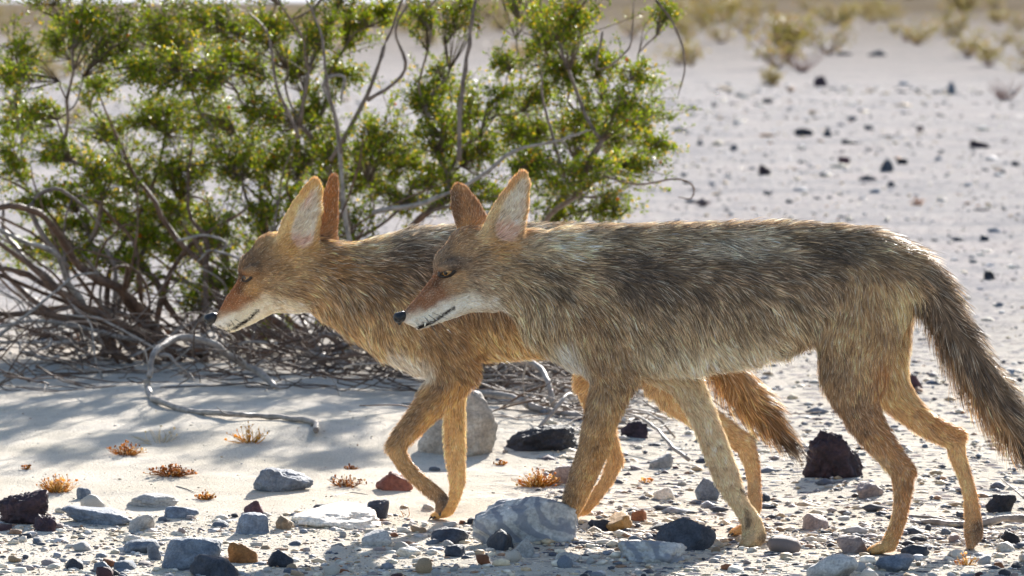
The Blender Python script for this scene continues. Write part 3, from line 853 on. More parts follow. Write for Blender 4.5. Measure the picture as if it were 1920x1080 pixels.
for k in range(230):
    x = BR.uniform(860, 1290); Y0 = BR.uniform(10.1, 11.9)
    p = np.array([(x - 960) / FOC * Y0, Y0, 0.0]); p[2] = hg(p[0], p[1]) + abs(BR.normal(0, .05))
    ang = BR.uniform(0, 6.28); L = BR.uniform(.12, .45); el = BR.uniform(-.2, .6); pts = [p]
    for a in range(4):
        ang += BR.normal(0, .45); el = el * .8 + BR.normal(0, .2)
        q = pts[-1] + L / 4 * np.array([math.cos(ang) * math.cos(el), math.sin(ang) * .6, math.sin(el)])
        q[2] = max(q[2], float(hg(q[0], q[1])) + .003); pts.append(q)
    pp = catmull(pts, 2); r0 = BR.uniform(.0013, .0042)
    v, f, c = tube(pp - bush_base, np.linspace(r0, r0 * .5, len(pp)), 4, .1)
    ft.add(v, f, c, lin((148, 136, 126) if BR.uniform() < .65 else (104, 84, 70)) * BR.uniform(.7, 1.2))
o = link('dead_twigs', ft.mesh('dead_twigs', MAT_TWIG), bush); tag(o, kind='stuff')

# fallen weathered branches lying on the sand (each its own thing)
def ground_branch(pix, r0, r1, label, lift=None, name='fallen_branch', mat=MAT_DEAD, group=None, Ys=None):
    pts = []
    for i_, (x, y) in enumerate(pix):
        q = on_ground(x, y) if Ys is None or Ys[i_] is None else P(x, y, Ys[i_])
        if Ys is None or Ys[i_] is None: q[2] += r0 * .7
        pts.append(q)
    b = np.array(pts[0])
    if name == 'fallen_branch' and r0 > .006 and len(pts) > 8:
        pts = [q + np.array([rng.normal(0, .012), rng.normal(0, .02), abs(rng.normal(0, .006))]) for q in pts]
    o = dead(pts, r0, r1, name, None, b, mat)
    if r0 > .0045:
        for t_ in range(max(1, len(pts) // 4)):
            q = pts[int(rng.integers(1, len(pts) - 1))]; d_ = np.array([rng.normal(0, .07), rng.normal(0, .05), abs(rng.normal(.03, .02))])
            dead([q, q + d_ * .5 + rng.normal(0, .008, 3), q + d_], r0 * .45, r0 * .2, 'side_twig', o, b, mat, 5, 3)
    o.location = b
    return tag(o, label, 'branch', group)
ground_branch([(610, 828), (560, 800), (490, 788), (420, 790), (350, 775), (300, 760), (268, 742), (262, 705), (285, 665), (330, 640), (390, 645), (440, 672), (475, 700), (520, 735)],
              .0065, .0095, 'thick looping weathered grey branch lying on the sand before the bush', Ys=[None, None, None, None, None, None, 10.55, 10.6, 10.65, 10.75, 10.8, 10.85, 10.9, None])
ground_branch([(950, 850), (985, 830), (1015, 795), (1045, 760), (1062, 742), (1082, 742)], .0055, .004, 'slender pale bent branch leaning over the long black rock', Ys=[None, 9.9, 9.95, 10.0, 10.05, 10.1])
ground_branch([(1040, 765), (1028, 715), (1005, 688), (960, 684), (945, 668)], .008, .006, 'pale ringed dead branch arching down behind the boulder', Ys=[10.35, 10.4, 10.5, 10.55, 10.6])
ground_branch([(1090, 790), (1020, 770), (960, 745), (900, 735), (860, 725)], .008, .010, 'dark grey dead branch slanting down beside the granite boulder', Ys=[None, 10.4, 10.5, 10.6, 10.7])
ground_branch([(1940, 988), (1880, 988), (1800, 987), (1735, 983), (1712, 978)], .0085, .005, 'long straight dry stick lying behind the hind paws')
ground_branch([(1795, 982), (1760, 972), (1715, 968), (1690, 962)], .003, .002, 'thin forked twig lying beside the long dry stick')
ground_branch([(1290, 868), (1255, 830), (1225, 800), (1180, 775)], .005, .003, 'thin grey twig slanting over the sand behind the forelegs', Ys=[None, 9.55, 9.7, 9.85])
ground_branch([(1265, 822), (1240, 790), (1215, 775), (1185, 772)], .003, .002, 'fine curved twig behind the slanting grey twig', Ys=[None, 9.95, 10, 10.05])
ground_branch([(620, 932), (650, 925), (662, 924), (690, 928)], .0012, .0008, 'tiny dark twig on the sand beside the white slab')
ground_branch([(330, 912), (350, 918), (368, 926)], .0013, .0008, 'tiny black twig on the sand near the flat pale slab')
ground_branch([(1920, 935), (1895, 912), (1875, 895)], .002, .001, 'thin bare twig leaning behind the rounded black rock', Ys=[8.62, 8.7, 8.75])

# ------------------------------------------------------------------ dry tufts
def tuft(px, py, wpx, hpx, label, cols, n=70, seeds=0.3):
    wpx *= .85; hpx *= .9
    p = on_ground(px, py); s = p[1] / FOC
    o = empty('dry_tuft', p, label, 'tuft', None)
    mb = MB()
    n = int(n * 1.6) if n > 15 else n
    for k in range(n):
        a = rng.uniform(0, 6.28); sp = rng.uniform(0, 1) ** .7 * wpx * s * .5
        b = np.array([math.cos(a) * sp * .5, math.sin(a) * sp * .5, -.003])
        e = b + np.array([math.cos(a) * sp * .8, math.sin(a) * sp * .8, hpx * s * rng.uniform(.3, 1) * (1 - .5 * sp / (wpx * s * .5))])
        e += rng.normal(0, .15 * hpx * s, 3) * np.array([1, 1, .3])
        mid = (b + e) / 2 + rng.normal(0, .1 * hpx * s, 3); mid[2] = max(mid[2], .002); e[2] = max(e[2], .003)
        c = lin(cols[rng.integers(len(cols))]) * rng.uniform(.7, 1.25)
        v, f, ct = tube(catmull([b, mid, e], 2), [.0009, .0009, .0008, .0007, .0004], 3)
        mb.add(v, f, ct, c)
        if rng.uniform() < seeds:
            mb.add(sv * rng.uniform(.002, .0052) * rng.uniform(.6, 1.6, 3) + e, sf, [3] * (len(sf) // 3), c * 1.1)
    link('stalks', mb.mesh('stalks', MAT_GRASS), o)['kind'] = 'stuff'
STRAW = [(206, 150, 66), (224, 180, 96), (188, 124, 44), (230, 200, 140)]
RUST = [(176, 116, 50), (150, 96, 46), (206, 152, 78), (126, 84, 50)]
tuft(106, 922, 70, 44, 'orange straw tuft beside the big lava rock', STRAW, 90)
tuft(322, 891, 84, 26, 'low rusty dry tuft alone in the middle of the sand', RUST, 110, .6)
tuft(238, 852, 66, 30, 'straggly pale brown tuft on the sand behind the low rusty one', RUST + STRAW, 60, .5)
tuft(384, 936, 36, 20, 'small round orange tuft at the edge of the gravel', RUST + STRAW, 50, .4)
tuft(1010, 912, 80, 44, 'bright orange dry grass tuft behind the striped rock', STRAW + RUST[:1], 130, .25)
tuft(470, 830, 80, 46, 'tall sparse yellow-tipped stalks beside the fallen branch', [(214, 160, 50), (190, 150, 90), (232, 180, 60)], 30, .7)
tuft(650, 912, 60, 34, 'sparse brown and white seeded tuft between grey-violet and red rocks', RUST + [(230, 214, 190)], 45, .6)
tuft(1570, 888, 50, 44, 'little white dry plant in front of the big maroon rock', [(226, 206, 184), (214, 184, 150)], 36, .9)
tuft(50, 880, 20, 12, 'tiny brown tuft near the left edge of the sand', RUST, 20, .5)
tuft(660, 880, 30, 12, 'tiny flat brown tuft close to the bush shadow', RUST, 22, .4)
tuft(1210, 905, 24, 12, 'tiny orange sprig behind the near forelegs', STRAW, 18, .4)
tuft(938, 872, 26, 14, 'tiny brown sprig in front of the granite boulder', RUST + STRAW, 18, .4)
tuft(1720, 385, 34, 22, 'dry brown weed out on the open gravel', RUST, 40, .4)
tuft(1812, 1060, 50, 34, 'yellow dry sprig in the right foreground gravel', STRAW, 24, .3)
tuft(758, 968, 30, 40, 'three short brown stubble stalks before the standing paw', [(176, 124, 60)], 4, 0)
tuft(300, 830, 120, 40, 'very thin pale stalks standing in the sand', [(214, 196, 160)], 16, .3)
tuft(525, 915, 16, 34, 'two straight brown stalks in front of the pointed rock', [(186, 124, 50)], 4, .3)

# ------------------------------------------------------------------ far shrubs
def shrub(px, py, wpx, hpx, label, group, leafy, seed, nl=700, Yf=None):
    r = np.random.default_rng(seed)
    p = on_ground(px, py) if Yf is None else np.array([(px - 960) / FOC * Yf, Yf, float(hg((px - 960) / FOC * Yf, Yf))])
    s = p[1] / FOC; w = wpx * s; h = hpx * s
    o = empty('desert_shrub', p, label, 'shrub', group)
    st = MB(); tips = []
    ns = 16 if leafy else 40
    for k in range(ns):
        a = r.uniform(0, 6.28); q = r.uniform(.2, 1) ** .5
        e = np.array([math.cos(a) * w * .5 * q, math.sin(a) * w * .5 * q, h * r.uniform(.55, 1) * (1.05 - .35 * q)])
        mid = e * .5 + r.normal(0, .06 * h, 3); mid[2] = abs(mid[2]) * .9
        pp = catmull([np.array([0, 0, -.02]), mid, e], 2)
        v, f, c = tube(pp, np.linspace(.012, .004, len(pp)) * (h / .9), 3)
        st.add(v, f, c, lin((110, 84, 66)) if leafy else lin((120, 84, 74)))
        tips.append(pp[2:])
    link('stems', st.mesh('stems', MAT_TWIG), o)
    if leafy:
        tp = np.concatenate(tips)
        n = nl
        b = tp[r.integers(0, len(tp), n)] + r.normal(0, .07 * max(w, h), (n, 3)) * np.array([1, 1, .8])
        b[:, 2] = np.maximum(b[:, 2], .05 * h)
        d = r.standard_normal((n, 3)); d /= np.linalg.norm(d, axis=1)[:, None]
        e = np.cross(d, r.standard_normal((n, 3))); e /= np.linalg.norm(e, axis=1)[:, None]
        L = r.uniform(.035, .075, (n, 1)) * h
        V = np.stack([b, b + d * L + e * L * .5, b + d * 1.8 * L, b + d * L - e * L * .5], 1).reshape(-1, 3)
        F = (np.arange(n)[:, None] * 4 + np.array([[0, 1, 2, 0, 2, 3]])).ravel()
        c1, c2 = lin((108, 104, 50)), lin((140, 126, 66))
        c3 = lin((140, 112, 72))
        t = r.uniform(0, 1, (n, 1)); col = c1 * (1 - t) + c2 * t
        col = np.where(r.uniform(0, 1, (n, 1)) < .25, c3, col)
        link('foliage', mesh_np('foliage', V, F, np.full(2 * n, 3), MAT_FARLEAF, False, np.repeat(col, 4, 0)), o)['kind'] = 'stuff'
SH = [(1345, 62, 110, 62, 'broad olive shrub beyond the tip of the creosote bush', 1), (1478, 98, 90, 90, 'tall yellow-green shrub standing behind a leafless red-brown one', 1),
      (1446, 162, 46, 40, 'small yellow-green shrublet alone on the open gravel', 1), (1505, 136, 100, 56, 'leafless red-brown shrub in front of the tall yellow-green one', 0),
      (1566, 66, 90, 52, 'olive shrub next to the tall yellow-green shrub', 1), (1652, 38, 56, 40, 'small olive shrub among the farthest shrubs', 1),
      (1806, 50, 90, 52, 'wide olive shrub near the far line of brush', 1), (1872, 62, 50, 34, 'small olive shrub beside the wide far one', 1),
      (1885, 188, 80, 56, 'sparse leafless reddish shrub on the open gravel', 0), (1852, 106, 34, 36, 'thin yellowish shrublet near a dark line of stones', 1),
      (1700, 76, 30, 28, 'tiny brown leafless shrub before the far brush', 0), (1905, 32, 60, 60, 'tall dim shrub at the far brush line', 1),
      (110, 150, 110, 60, 'brownish shrub seen through the left gap of the creosote bush', 1), (20, 155, 60, 40, 'low olive shrub behind the left gap of the creosote bush', 1),
      (520, 52, 60, 40, 'dull olive shrub seen through the creosote branches', 1), (800, 90, 60, 40, 'brown shrub seen past the creosote stems', 1), (985, 110, 50, 34, 'pale olive shrub behind the creosote gap', 1),
      (130, 235, 80, 40, 'dull green shrub low behind the creosote bush', 1), (160, 310, 60, 30, 'small leafless shrub close behind the creosote bush', 0)]
for k, (x, y, w, h, lab, lf) in enumerate(SH): shrub(x, y, w, h, lab, None, lf, 300 + k, 800)
SR = np.random.default_rng(5)
for k in range(135):
    Yf = 62 + 190 * SR.uniform(0, 1) ** 1.1
    x = 960 + SR.uniform(-1100, 1100)
    hm = SR.uniform(.35, .8); wm = hm * SR.uniform(1.2, 2.0)
    if k % 3 == 0: x = 960 + SR.uniform(300, 1050)
    kind_ = ('low spreading' if wm > 1.45 * hm and hm < .85 else 'tall bushy' if hm > .95 else 'small rounded' if hm < .7 else 'medium') + (' olive shrub in the nearer scrub of the plain' if Yf < 130 else ' olive shrub in the farthest band of scrub')
    shrub(x, 0, wm * FOC / Yf, hm * FOC / Yf, kind_, kind_ + 's', 1, 500 + k, 260, Yf)

# ------------------------------------------------------------------ coyotes
def surface_nets(F, org, h):
    ins = F < 0
    nx, ny, nz = F.shape
    s = np.zeros((nx - 1, ny - 1, nz - 1), np.int8)
    for a in (0, 1):
        for b in (0, 1):
            for c in (0, 1):
                s += ins[a:nx - 1 + a, b:ny - 1 + b, c:nz - 1 + c]
    mixed = (s > 0) & (s < 8)
    idx = np.argwhere(mixed)
    ids = np.full(mixed.shape, -1, np.int64); ids[mixed] = np.arange(len(idx))
    corners = np.array([[a, b, c] for a in (0, 1) for b in (0, 1) for c in (0, 1)])
    vals = np.stack([F[idx[:, 0] + c[0], idx[:, 1] + c[1], idx[:, 2] + c[2]] for c in corners], 1)
    pos = np.zeros((len(idx), 3)); cnt = np.zeros(len(idx))
    for a in range(8):
        for b in range(a + 1, 8):
            if np.abs(corners[a] - corners[b]).sum() != 1: continue
            m_ = (vals[:, a] < 0) != (vals[:, b] < 0)
            t = vals[m_, a] / (vals[m_, a] - vals[m_, b])
            pos[m_] += corners[a] + t[:, None] * (corners[b] - corners[a]); cnt[m_] += 1
    V = (idx + pos / cnt[:, None]) * h + org
    quads = []
    for ax in range(3):
        o1, o2 = (ax + 1) % 3, (ax + 2) % 3
        sl0 = [slice(None)] * 3; sl1 = [slice(None)] * 3
        sl0[ax] = slice(0, -1); sl1[ax] = slice(1, None)
        A, B = ins[tuple(sl0)], ins[tuple(sl1)]
        e = np.argwhere(A != B)
        e = e[(e[:, o1] > 0) & (e[:, o2] > 0) & (e[:, o1] < F.shape[o1] - 1) & (e[:, o2] < F.shape[o2] - 1)]
        fl = A[e[:, 0], e[:, 1], e[:, 2]]
        def cell(d1, d2):
            q = e.copy(); q[:, o1] -= d1; q[:, o2] -= d2
            return ids[q[:, 0], q[:, 1], q[:, 2]]
        Q = np.stack([cell(1, 1), cell(0, 1), cell(0, 0), cell(1, 0)], 1)
        Q[~fl] = Q[~fl][:, ::-1]
        quads.append(Q)
    return V, np.concatenate(quads)

def seg_dist(p, a, b, ra, rb, q):
    sc_ = np.array([1, 1 / q, 1])
    pa = (p - a) * sc_; ba = (b - a) * sc_
    t = np.clip((pa @ ba) / max(ba @ ba, 1e-9), 0, 1)
    return np.linalg.norm(pa - t[..., None] * ba, axis=-1) - (ra + (rb - ra) * t)

class Sdf:
    def __init__(s, lo, hi, h):
        s.org = np.array(lo, float); s.h = h
        n = np.ceil((np.array(hi) - s.org) / h).astype(int) + 1
        s.ax = [s.org[k] + np.arange(n[k]) * h for k in range(3)]
        s.F = np.full(n, .05, np.float32)
    def box(s, lo, hi):
        a = np.maximum(np.floor((lo - s.org) / s.h).astype(int), 0)
        b = np.minimum(np.ceil((hi - s.org) / s.h).astype(int) + 1, s.F.shape)
        return a, b
    def pts(s, a, b):
        g = np.meshgrid(s.ax[0][a[0]:b[0]], s.ax[1][a[1]:b[1]], s.ax[2][a[2]:b[2]], indexing='ij')
        return np.stack(g, -1)
    def chain(s, segs, k, sub=False):
        m = (k + .012) if not sub else k + .004
        allp = np.array([x for sg in segs for x in (sg[0], sg[1])]); r = max(max(sg[2], sg[3]) for sg in segs)
        q = segs[0][4]
        ext = np.array([r + m, max(r * q, 0) + m, r + m])
        # evaluate per segment in its own box, hard union, then blend with the body
        a, b = s.box(allp.min(0) - ext, allp.max(0) + ext)
        if np.any(b <= a): return
        d = np.full(tuple(b - a), .2, np.float32)
        for (pa, pb, ra, rb, q) in segs:
            rr = max(ra, rb)
            e = np.array([rr + m, rr * q + m, rr + m])
            a2, b2 = s.box(np.minimum(pa, pb) - e, np.maximum(pa, pb) + e)
            a2 = np.maximum(a2, a); b2 = np.minimum(b2, b)
            if np.any(b2 <= a2): continue
            dd = seg_dist(s.pts(a2, b2), pa, pb, ra, rb, q)
            if q < 1: dd = dd * (.5 + .5 * q)
            v = d[tuple(slice(x - z, y - z) for x, y, z in zip(a2, b2, a))]
            np.minimum(v, dd, out=v)
        sl = tuple(slice(x, y) for x, y in zip(a, b))
        Fv = s.F[sl]
        if not sub:
            hh = np.maximum(k - np.abs(Fv - d), 0) / k
            s.F[sl] = np.minimum(Fv, d) - hh * hh * k * .25
        else:
            d = -d
            hh = np.maximum(k - np.abs(Fv - d), 0) / k
            s.F[sl] = np.maximum(Fv, d) + hh * hh * k * .25

MAT_NOSE = plain_mat('coyote_nose', (22, 20, 22), .38, .5, .3, 400, .6)
MAT_EYE = plain_mat('amber_eye', (140, 98, 44), .05, .8, .35, 300)
MAT_PUPIL = plain_mat('eye_pupil', (8, 7, 7), .08, .6, .1)
MAT_LID = plain_mat('dark_eyelid', (34, 27, 24), .5, .4, .2, 300)
MAT_CLAW = plain_mat('dark_claw', (46, 40, 36), .4, .5, .2)
MAT_WHISK = plain_mat('whisker', (60, 54, 50), .4, .4, .2)
MAT_TOOTH = plain_mat('tooth', (232, 226, 208), .3, .5, .05)

CR, WH = (214, 194, 164), (228, 220, 208)
TAN, GB, DK = (184, 150, 108), (150, 126, 100), (58, 49, 46)
RU, OR = (146, 92, 52), (200, 142, 76)

def build_coyote(D, base, label, chains_, carves, masks, eyes, nose, n_str, seed, mouth, whisk, tooth=None):
    """chains_: dicts(reg, pts=[(px,py,r,dy)], q, k, len, tilt, col, pd, flow)"""
    r = np.random.default_rng(seed)
    base = np.asarray(base, float)
    root = empty('coyote', base, label, 'coyote', None)
    CH = []
    for c in chains_:
        segs = []
        gr = 4 if c['reg'] in ('torso', 'neck') else (3 if c['reg'] == 'tail' else 0)
        pw = [(P(x, y, D + dy), max(rr + gr - c.get('sh', 0), 3) * D / FOC) for (x, y, rr, dy) in c['pts']]
        for (a, ra), (b, rb) in zip(pw[:-1], pw[1:]): segs.append((a, b, ra, rb, c.get('q', 1)))
        CH.append((c, segs))
    allp = np.array([x for _, sg in CH for g_ in sg for x in (g_[0], g_[1])])
    S = Sdf(allp.min(0) - .14, allp.max(0) + .14, .0045)
    for c, segs in CH: S.chain(segs, c.get('k', .02))
    CV = []
    for c in carves:
        pw = [(P(x, y, D + dy), rr * D / FOC) for (x, y, rr, dy) in c['pts']]
        segs = [(a, b, ra, rb, c['q']) for (a, ra), (b, rb) in zip(pw[:-1], pw[1:])]
        S.chain(segs, .004, True); CV.append((c, segs))
    V, Q = surface_nets(S.F, S.org, S.h)
    # keep the largest connected shell only (drop stray specks)
    nv = len(V); lab = np.arange(nv)
    for _ in range(400):
        mn = lab[Q].min(1); new = lab.copy()
        np.minimum.at(new, Q.ravel(), np.repeat(mn, 4)); new = new[new]
        if np.array_equal(new, lab): break
        lab = new
    big = np.bincount(lab).argmax(); keep = lab == big
    remap = np.cumsum(keep) - 1
    Q = remap[Q[keep[Q].all(1)]]; V = V[keep]
    # light smoothing
    for _ in range(3):
        acc = np.zeros_like(V); cn = np.zeros(len(V))
        for a in range(4):
            np.add.at(acc, Q[:, a], V[Q[:, (a + 1) % 4]]); np.add.at(cn, Q[:, a], 1)
        V = V * .5 + .5 * acc / cn[:, None]
    # attributes blended from the parts
    SDS = [np.stack([seg_dist(V, *sg) for sg in segs], 1) for _, segs in CH]
    dists = np.stack([q.min(1) for q in SDS], 1)
    w = np.exp(-(dists - dists.min(1, keepdims=True)) / .010)
    w /= w.sum(1, keepdims=True)
    along = []
    for (c, segs), sd_ in zip(CH, SDS): along.append((sd_.argmin(1) + .5) / len(segs))
    def A(key, dflt):
        return np.stack([(c.get(key, dflt) if not isinstance(c.get(key, dflt), tuple) else np.interp(along[k], np.linspace(0, 1, len(c[key])), c[key])) * np.ones(len(V)) for k, (c, _) in enumerate(CH)], 1)
    w_soft = np.exp(-(dists - dists.min(1, keepdims=True)) / .020); w_soft /= w_soft.sum(1, keepdims=True)
    flen = (w * A('len', .03)).sum(1); ftilt = (w * A('tilt', .3)).sum(1); pd = (w_soft * A('pd', .1)).sum(1); wid = (w * A('wid', .0010)).sum(1)
    col = w_soft @ np.array([lin(c['col']) for c, _ in CH])
    flow = np.zeros_like(V)
    for k, (c, segs) in enumerate(CH):
        if 'flow' in c: fv = np.array(c['flow'], float)[None]
        else:
            best = SDS[k].argmin(1)
            dirs = np.array([(sg[1] - sg[0]) / (np.linalg.norm(sg[1] - sg[0]) + 1e-9) for sg in segs]); fv = dirs[best]
        flow += w_soft[:, k:k + 1] * fv
    regs = [c['reg'] for c, _ in CH]; ureg = sorted(set(regs))
    regw = np.stack([w[:, [k for k, q in enumerate(regs) if q == u]].sum(1) for u in ureg], 1)
    reg = regw.argmax(1)
    px, py = to_px(V)
    tr_ = regw[:, [k for k, u in enumerate(ureg) if u in ('torso', 'neck')]].sum(1)
    tv = smooth(490, 590, py + 10 * vnoise(V, 20, 8))[:, None]
    fnew = np.array([1, 0, -.16]) * (1 - tv) + np.array([.40, 0, -1]) * tv
    flow = flow * (1 - tr_[:, None] * .8) + fnew * tr_[:, None] * .8
    n0 = 6 * vnoise(V, 60, 5) + 8 * vnoise(V, 24, 6)
    inner = np.zeros(len(V))
    for c, segs in CV:
        dc = np.min([seg_dist(V, *sg) for sg in segs], 0)
        m_ = 1 - smooth(.001, .006, dc); inner = np.maximum(inner, m_)
    for mk in masks:
        (ax, ay, bx, by, rr, soft, c, st) = mk[:8]
        mr_ = mk[8] if len(mk) > 8 else None; mpd = mk[9] if len(mk) > 9 else None
        ba = np.array([bx - ax, by - ay], float)
        t = np.clip(((px - ax) * ba[0] + (py - ay) * ba[1]) / max(ba @ ba, 1e-6), 0, 1)
        dd = np.hypot(px - ax - t * ba[0], py - ay - t * ba[1]) + (n0 if soft > 8 else n0 * .15)
        m_ = st * (1 - smooth(rr - soft, rr + soft, dd))
        if mr_: m_ = m_ * regw[:, [ureg.index(x) for x in mr_ if x in ureg]].sum(1)
        if c is not None: col = col * (1 - m_[:, None]) + lin(c) * m_[:, None]
        if mpd is not None: pd = pd * (1 - m_) + mpd * m_
    earmix = .75 * smooth(.35, .9, inner) * smooth(-.25, .35, vnoise(V, 22, 31))
    earc = lin((204, 190, 172)) * (1 - earmix[:, None]) + lin((206, 158, 140)) * earmix[:, None]
    col = col * (1 - inner[:, None]) + earc * inner[:, None]
    flen = flen * (1 - inner) + .020 * inner; ftilt = ftilt * (1 - inner) + .4 * inner; pd = pd * (1 - inner)
    # mouth line: bare dark lip
    lip = np.zeros(len(V))
    for (a, b, rr) in mouth:
        ba = np.array(b, float) - a
        t = np.clip(((px - a[0]) * ba[0] + (py - a[1]) * ba[1]) / (ba @ ba), 0, 1)
        lip = np.maximum(lip, 1 - smooth(rr * .6, rr * 1.25, np.hypot(px - a[0] - t * ba[0], py - a[1] - t * ba[1])))
    lip = lip * regw[:, ureg.index('head')]
    skin = np.minimum(col * 1.0, .9)
    skin = skin * (1 - lip[:, None]) + lin((24, 18, 17)) * lip[:, None]
    me = mesh_np('body', V - base, Q.ravel(), np.full(len(Q), 4), MAT_SKIN, True, skin)
    body = link('body', me, root)
    nrm = np.zeros(len(V) * 3, np.float32); me.vertex_normals.foreach_get('vector', nrm); nrm = nrm.reshape(-1, 3).astype(float)
    bvh = BVHTree.FromPolygons([tuple(x) for x in V], [tuple(int(y) for y in x) for x in Q])
    camp = Vector((0, 0, CAM_H))
    def cast(x, y):
        d_ = Vector(P(x, y, D)) - camp; d_.normalize()
        h_ = bvh.ray_cast(camp, d_)
        if h_[0] is None: h_ = bvh.find_nearest(Vector(P(x, y, D - .02)))
        return np.array(h_[0]), np.array(h_[1])
    # ---- fur
    T = np.concatenate([Q[:, [0, 1, 2]], Q[:, [0, 2, 3]]])
    a, b, c = V[T[:, 0]], V[T[:, 1]], V[T[:, 2]]
    area = .5 * np.linalg.norm(np.cross(b - a, c - a), axis=1)
    fl_t = flen[T].mean(1)
    bald = np.clip(lip * 1.3, 0, 1)
    eye_clear = np.zeros(len(V))
    for e in eyes:
        hp, _ = cast(e[0], e[1]); eye_clear = np.maximum(eye_clear, (np.linalg.norm(V - hp, axis=1) < .0125 * e[2]).astype(float))
        # the other eye, mirrored across the head's own middle
    npos = P(nose[0], nose[1], D + nose[3])
    eye_clear = np.maximum(eye_clear, (np.linalg.norm(V - npos, axis=1) < nose[2] * 1.15 * D / FOC).astype(float))
    bald = np.maximum(bald, eye_clear)
    dens = area * np.clip(.03 / fl_t, .5, 4.2) * (1 - bald[T].mean(1))
    cum = np.cumsum(dens); pick = np.searchsorted(cum, r.uniform(0, cum[-1], n_str))
    u1 = np.sqrt(r.uniform(0, 1, n_str)); u2 = r.uniform(0, 1, n_str)
    bw = np.stack([1 - u1, u1 * (1 - u2), u1 * u2], 1)
    Tp = T[pick]
    ip = lambda X: (X[Tp] * bw[..., None]).sum(1) if X.ndim == 2 else (X[Tp] * bw).sum(1)
    p0, nn, ff, LL, tl, cc, pdk, ww = ip(V), ip(nrm), ip(flow), ip(flen), ip(ftilt), ip(col), ip(pd), ip(wid)
    rg = reg[Tp[:, 0]]
    nn /= np.linalg.norm(nn, axis=1)[:, None] + 1e-9
    wob = np.stack([vnoise(p0, 26, 11), vnoise(p0, 26, 12), vnoise(p0, 26, 13)], 1)
    tlm = (rg == ureg.index('tail'))[:, None]
    ff = ff / (np.linalg.norm(ff, axis=1)[:, None] + 1e-9) + (.42 + .3 * tlm) * wob + r.normal(0, .20, (n_str, 3))
    ff = ff - (ff * nn).sum(1)[:, None] * nn
    ff /= np.linalg.norm(ff, axis=1)[:, None] + 1e-9
    LL = LL * np.where(tlm[:, 0], r.uniform(.4, 1.2, n_str), r.uniform(.62, 1.18, n_str)) * (1 + .22 * vnoise(p0, 30, 15))
    long_ = r.uniform(0, 1, n_str) < .03; LL = np.where(long_ & (LL > .02), LL * 1.35, LL)
    tl = np.clip(tl * r.uniform(.65, 1.4, n_str) * (1 + .45 * vnoise(p0, 34, 16)), .06, 1.2)
    tip = p0 + LL[:, None] * (ff * np.cos(tl)[:, None] + nn * (np.sin(tl) * .82)[:, None])
    tip[:, 2] -= .10 * LL * np.clip(LL / .04, 0, 1.6)
    # clump tips together into locks
    for cell, stg in ((.011, .42), (.028, .18)):
        key = np.floor((p0 + .004 * wob) / cell).astype(np.int64)
        _, inv = np.unique(key @ np.array([73856093, 19349663, 83492791]), return_inverse=True)
        inv = inv.ravel(); cn = np.bincount(inv)
        rel = tip - p0
        mp_ = np.stack([np.bincount(inv, p0[:, k]) / cn for k in range(3)], 1); mt_ = np.stack([np.bincount(inv, rel[:, k]) / cn for k in range(3)], 1)
        goal = mp_[inv] + mt_[inv] * (LL / (np.linalg.norm(mt_[inv], axis=1) + 1e-9))[:, None]
        g_ = stg * np.clip(LL / .03, .15, 1.1)
        tip = tip + (goal - tip) * g_[:, None]
        if cell < .02: clv = r.normal(0, .15, cn.max() if False else len(cn))[inv]
    m1 = p0 + (tip - p0) * .42 + nn * (LL * .09 * np.sin(tl + .3))[:, None]
    m2 = p0 + (tip - p0) * .75 + nn * (LL * .07 * np.sin(tl + .3))[:, None]
    p0 = p0 - nn * .001
    sd = np.cross(tip - p0, nn); sd /= np.linalg.norm(sd, axis=1)[:, None] + 1e-9
    tw_ = r.normal(0, .5, n_str); dd = (tip - p0) / (np.linalg.norm(tip - p0, axis=1)[:, None] + 1e-9)
    sd = sd * np.cos(tw_)[:, None] + np.cross(dd, sd) * np.sin(tw_)[:, None]
    hw = (ww * r.uniform(.6, 1.25, n_str) * .5)[:, None]
    jit = np.clip(LL / .018, .5, 1)
    val = np.exp(.20 + (r.normal(0, .42, n_str) + 2.0 * clv) * jit)[:, None]
    dark = r.uniform(0, 1, n_str) < pdk * (1 + .9 * vnoise(p0, 40, 21))
    palem = r.uniform(0, 1, n_str) < .16 + .16 * np.clip(LL / .04, 0, 1)
    coarse = np.clip(LL / .03, .2, 1)
    cc = cc * np.exp((.30 * vnoise(p0, 26, 41) + .34 * vnoise(p0, 75, 42)) * coarse)[:, None]
    pdk = pdk * (1 + .8 * vnoise(p0, 18, 43))
    cb = cc * np.array([1.04, .98, .91]) * val
    cb = np.where((palem & ~dark)[:, None], cb * .45 + .55 * lin((220, 206, 184)), cb)
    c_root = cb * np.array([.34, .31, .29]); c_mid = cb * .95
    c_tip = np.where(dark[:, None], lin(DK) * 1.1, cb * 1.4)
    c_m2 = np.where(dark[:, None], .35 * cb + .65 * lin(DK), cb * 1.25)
    for k, u in enumerate(ureg):
        s_ = np.where(rg == k)[0]
        if len(s_) == 0: continue
        n = len(s_)
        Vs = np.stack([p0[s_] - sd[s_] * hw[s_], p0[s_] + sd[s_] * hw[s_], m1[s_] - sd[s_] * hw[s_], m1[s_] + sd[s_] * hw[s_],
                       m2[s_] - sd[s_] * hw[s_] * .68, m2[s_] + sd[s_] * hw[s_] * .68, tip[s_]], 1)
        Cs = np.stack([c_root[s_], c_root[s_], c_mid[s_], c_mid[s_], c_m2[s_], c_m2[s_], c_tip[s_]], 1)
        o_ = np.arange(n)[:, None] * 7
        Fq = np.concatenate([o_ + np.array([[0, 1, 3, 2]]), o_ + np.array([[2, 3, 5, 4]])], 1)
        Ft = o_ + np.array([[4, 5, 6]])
        loops = np.concatenate([Fq, Ft], 1).ravel(); cts = np.tile([4, 4, 3], n)
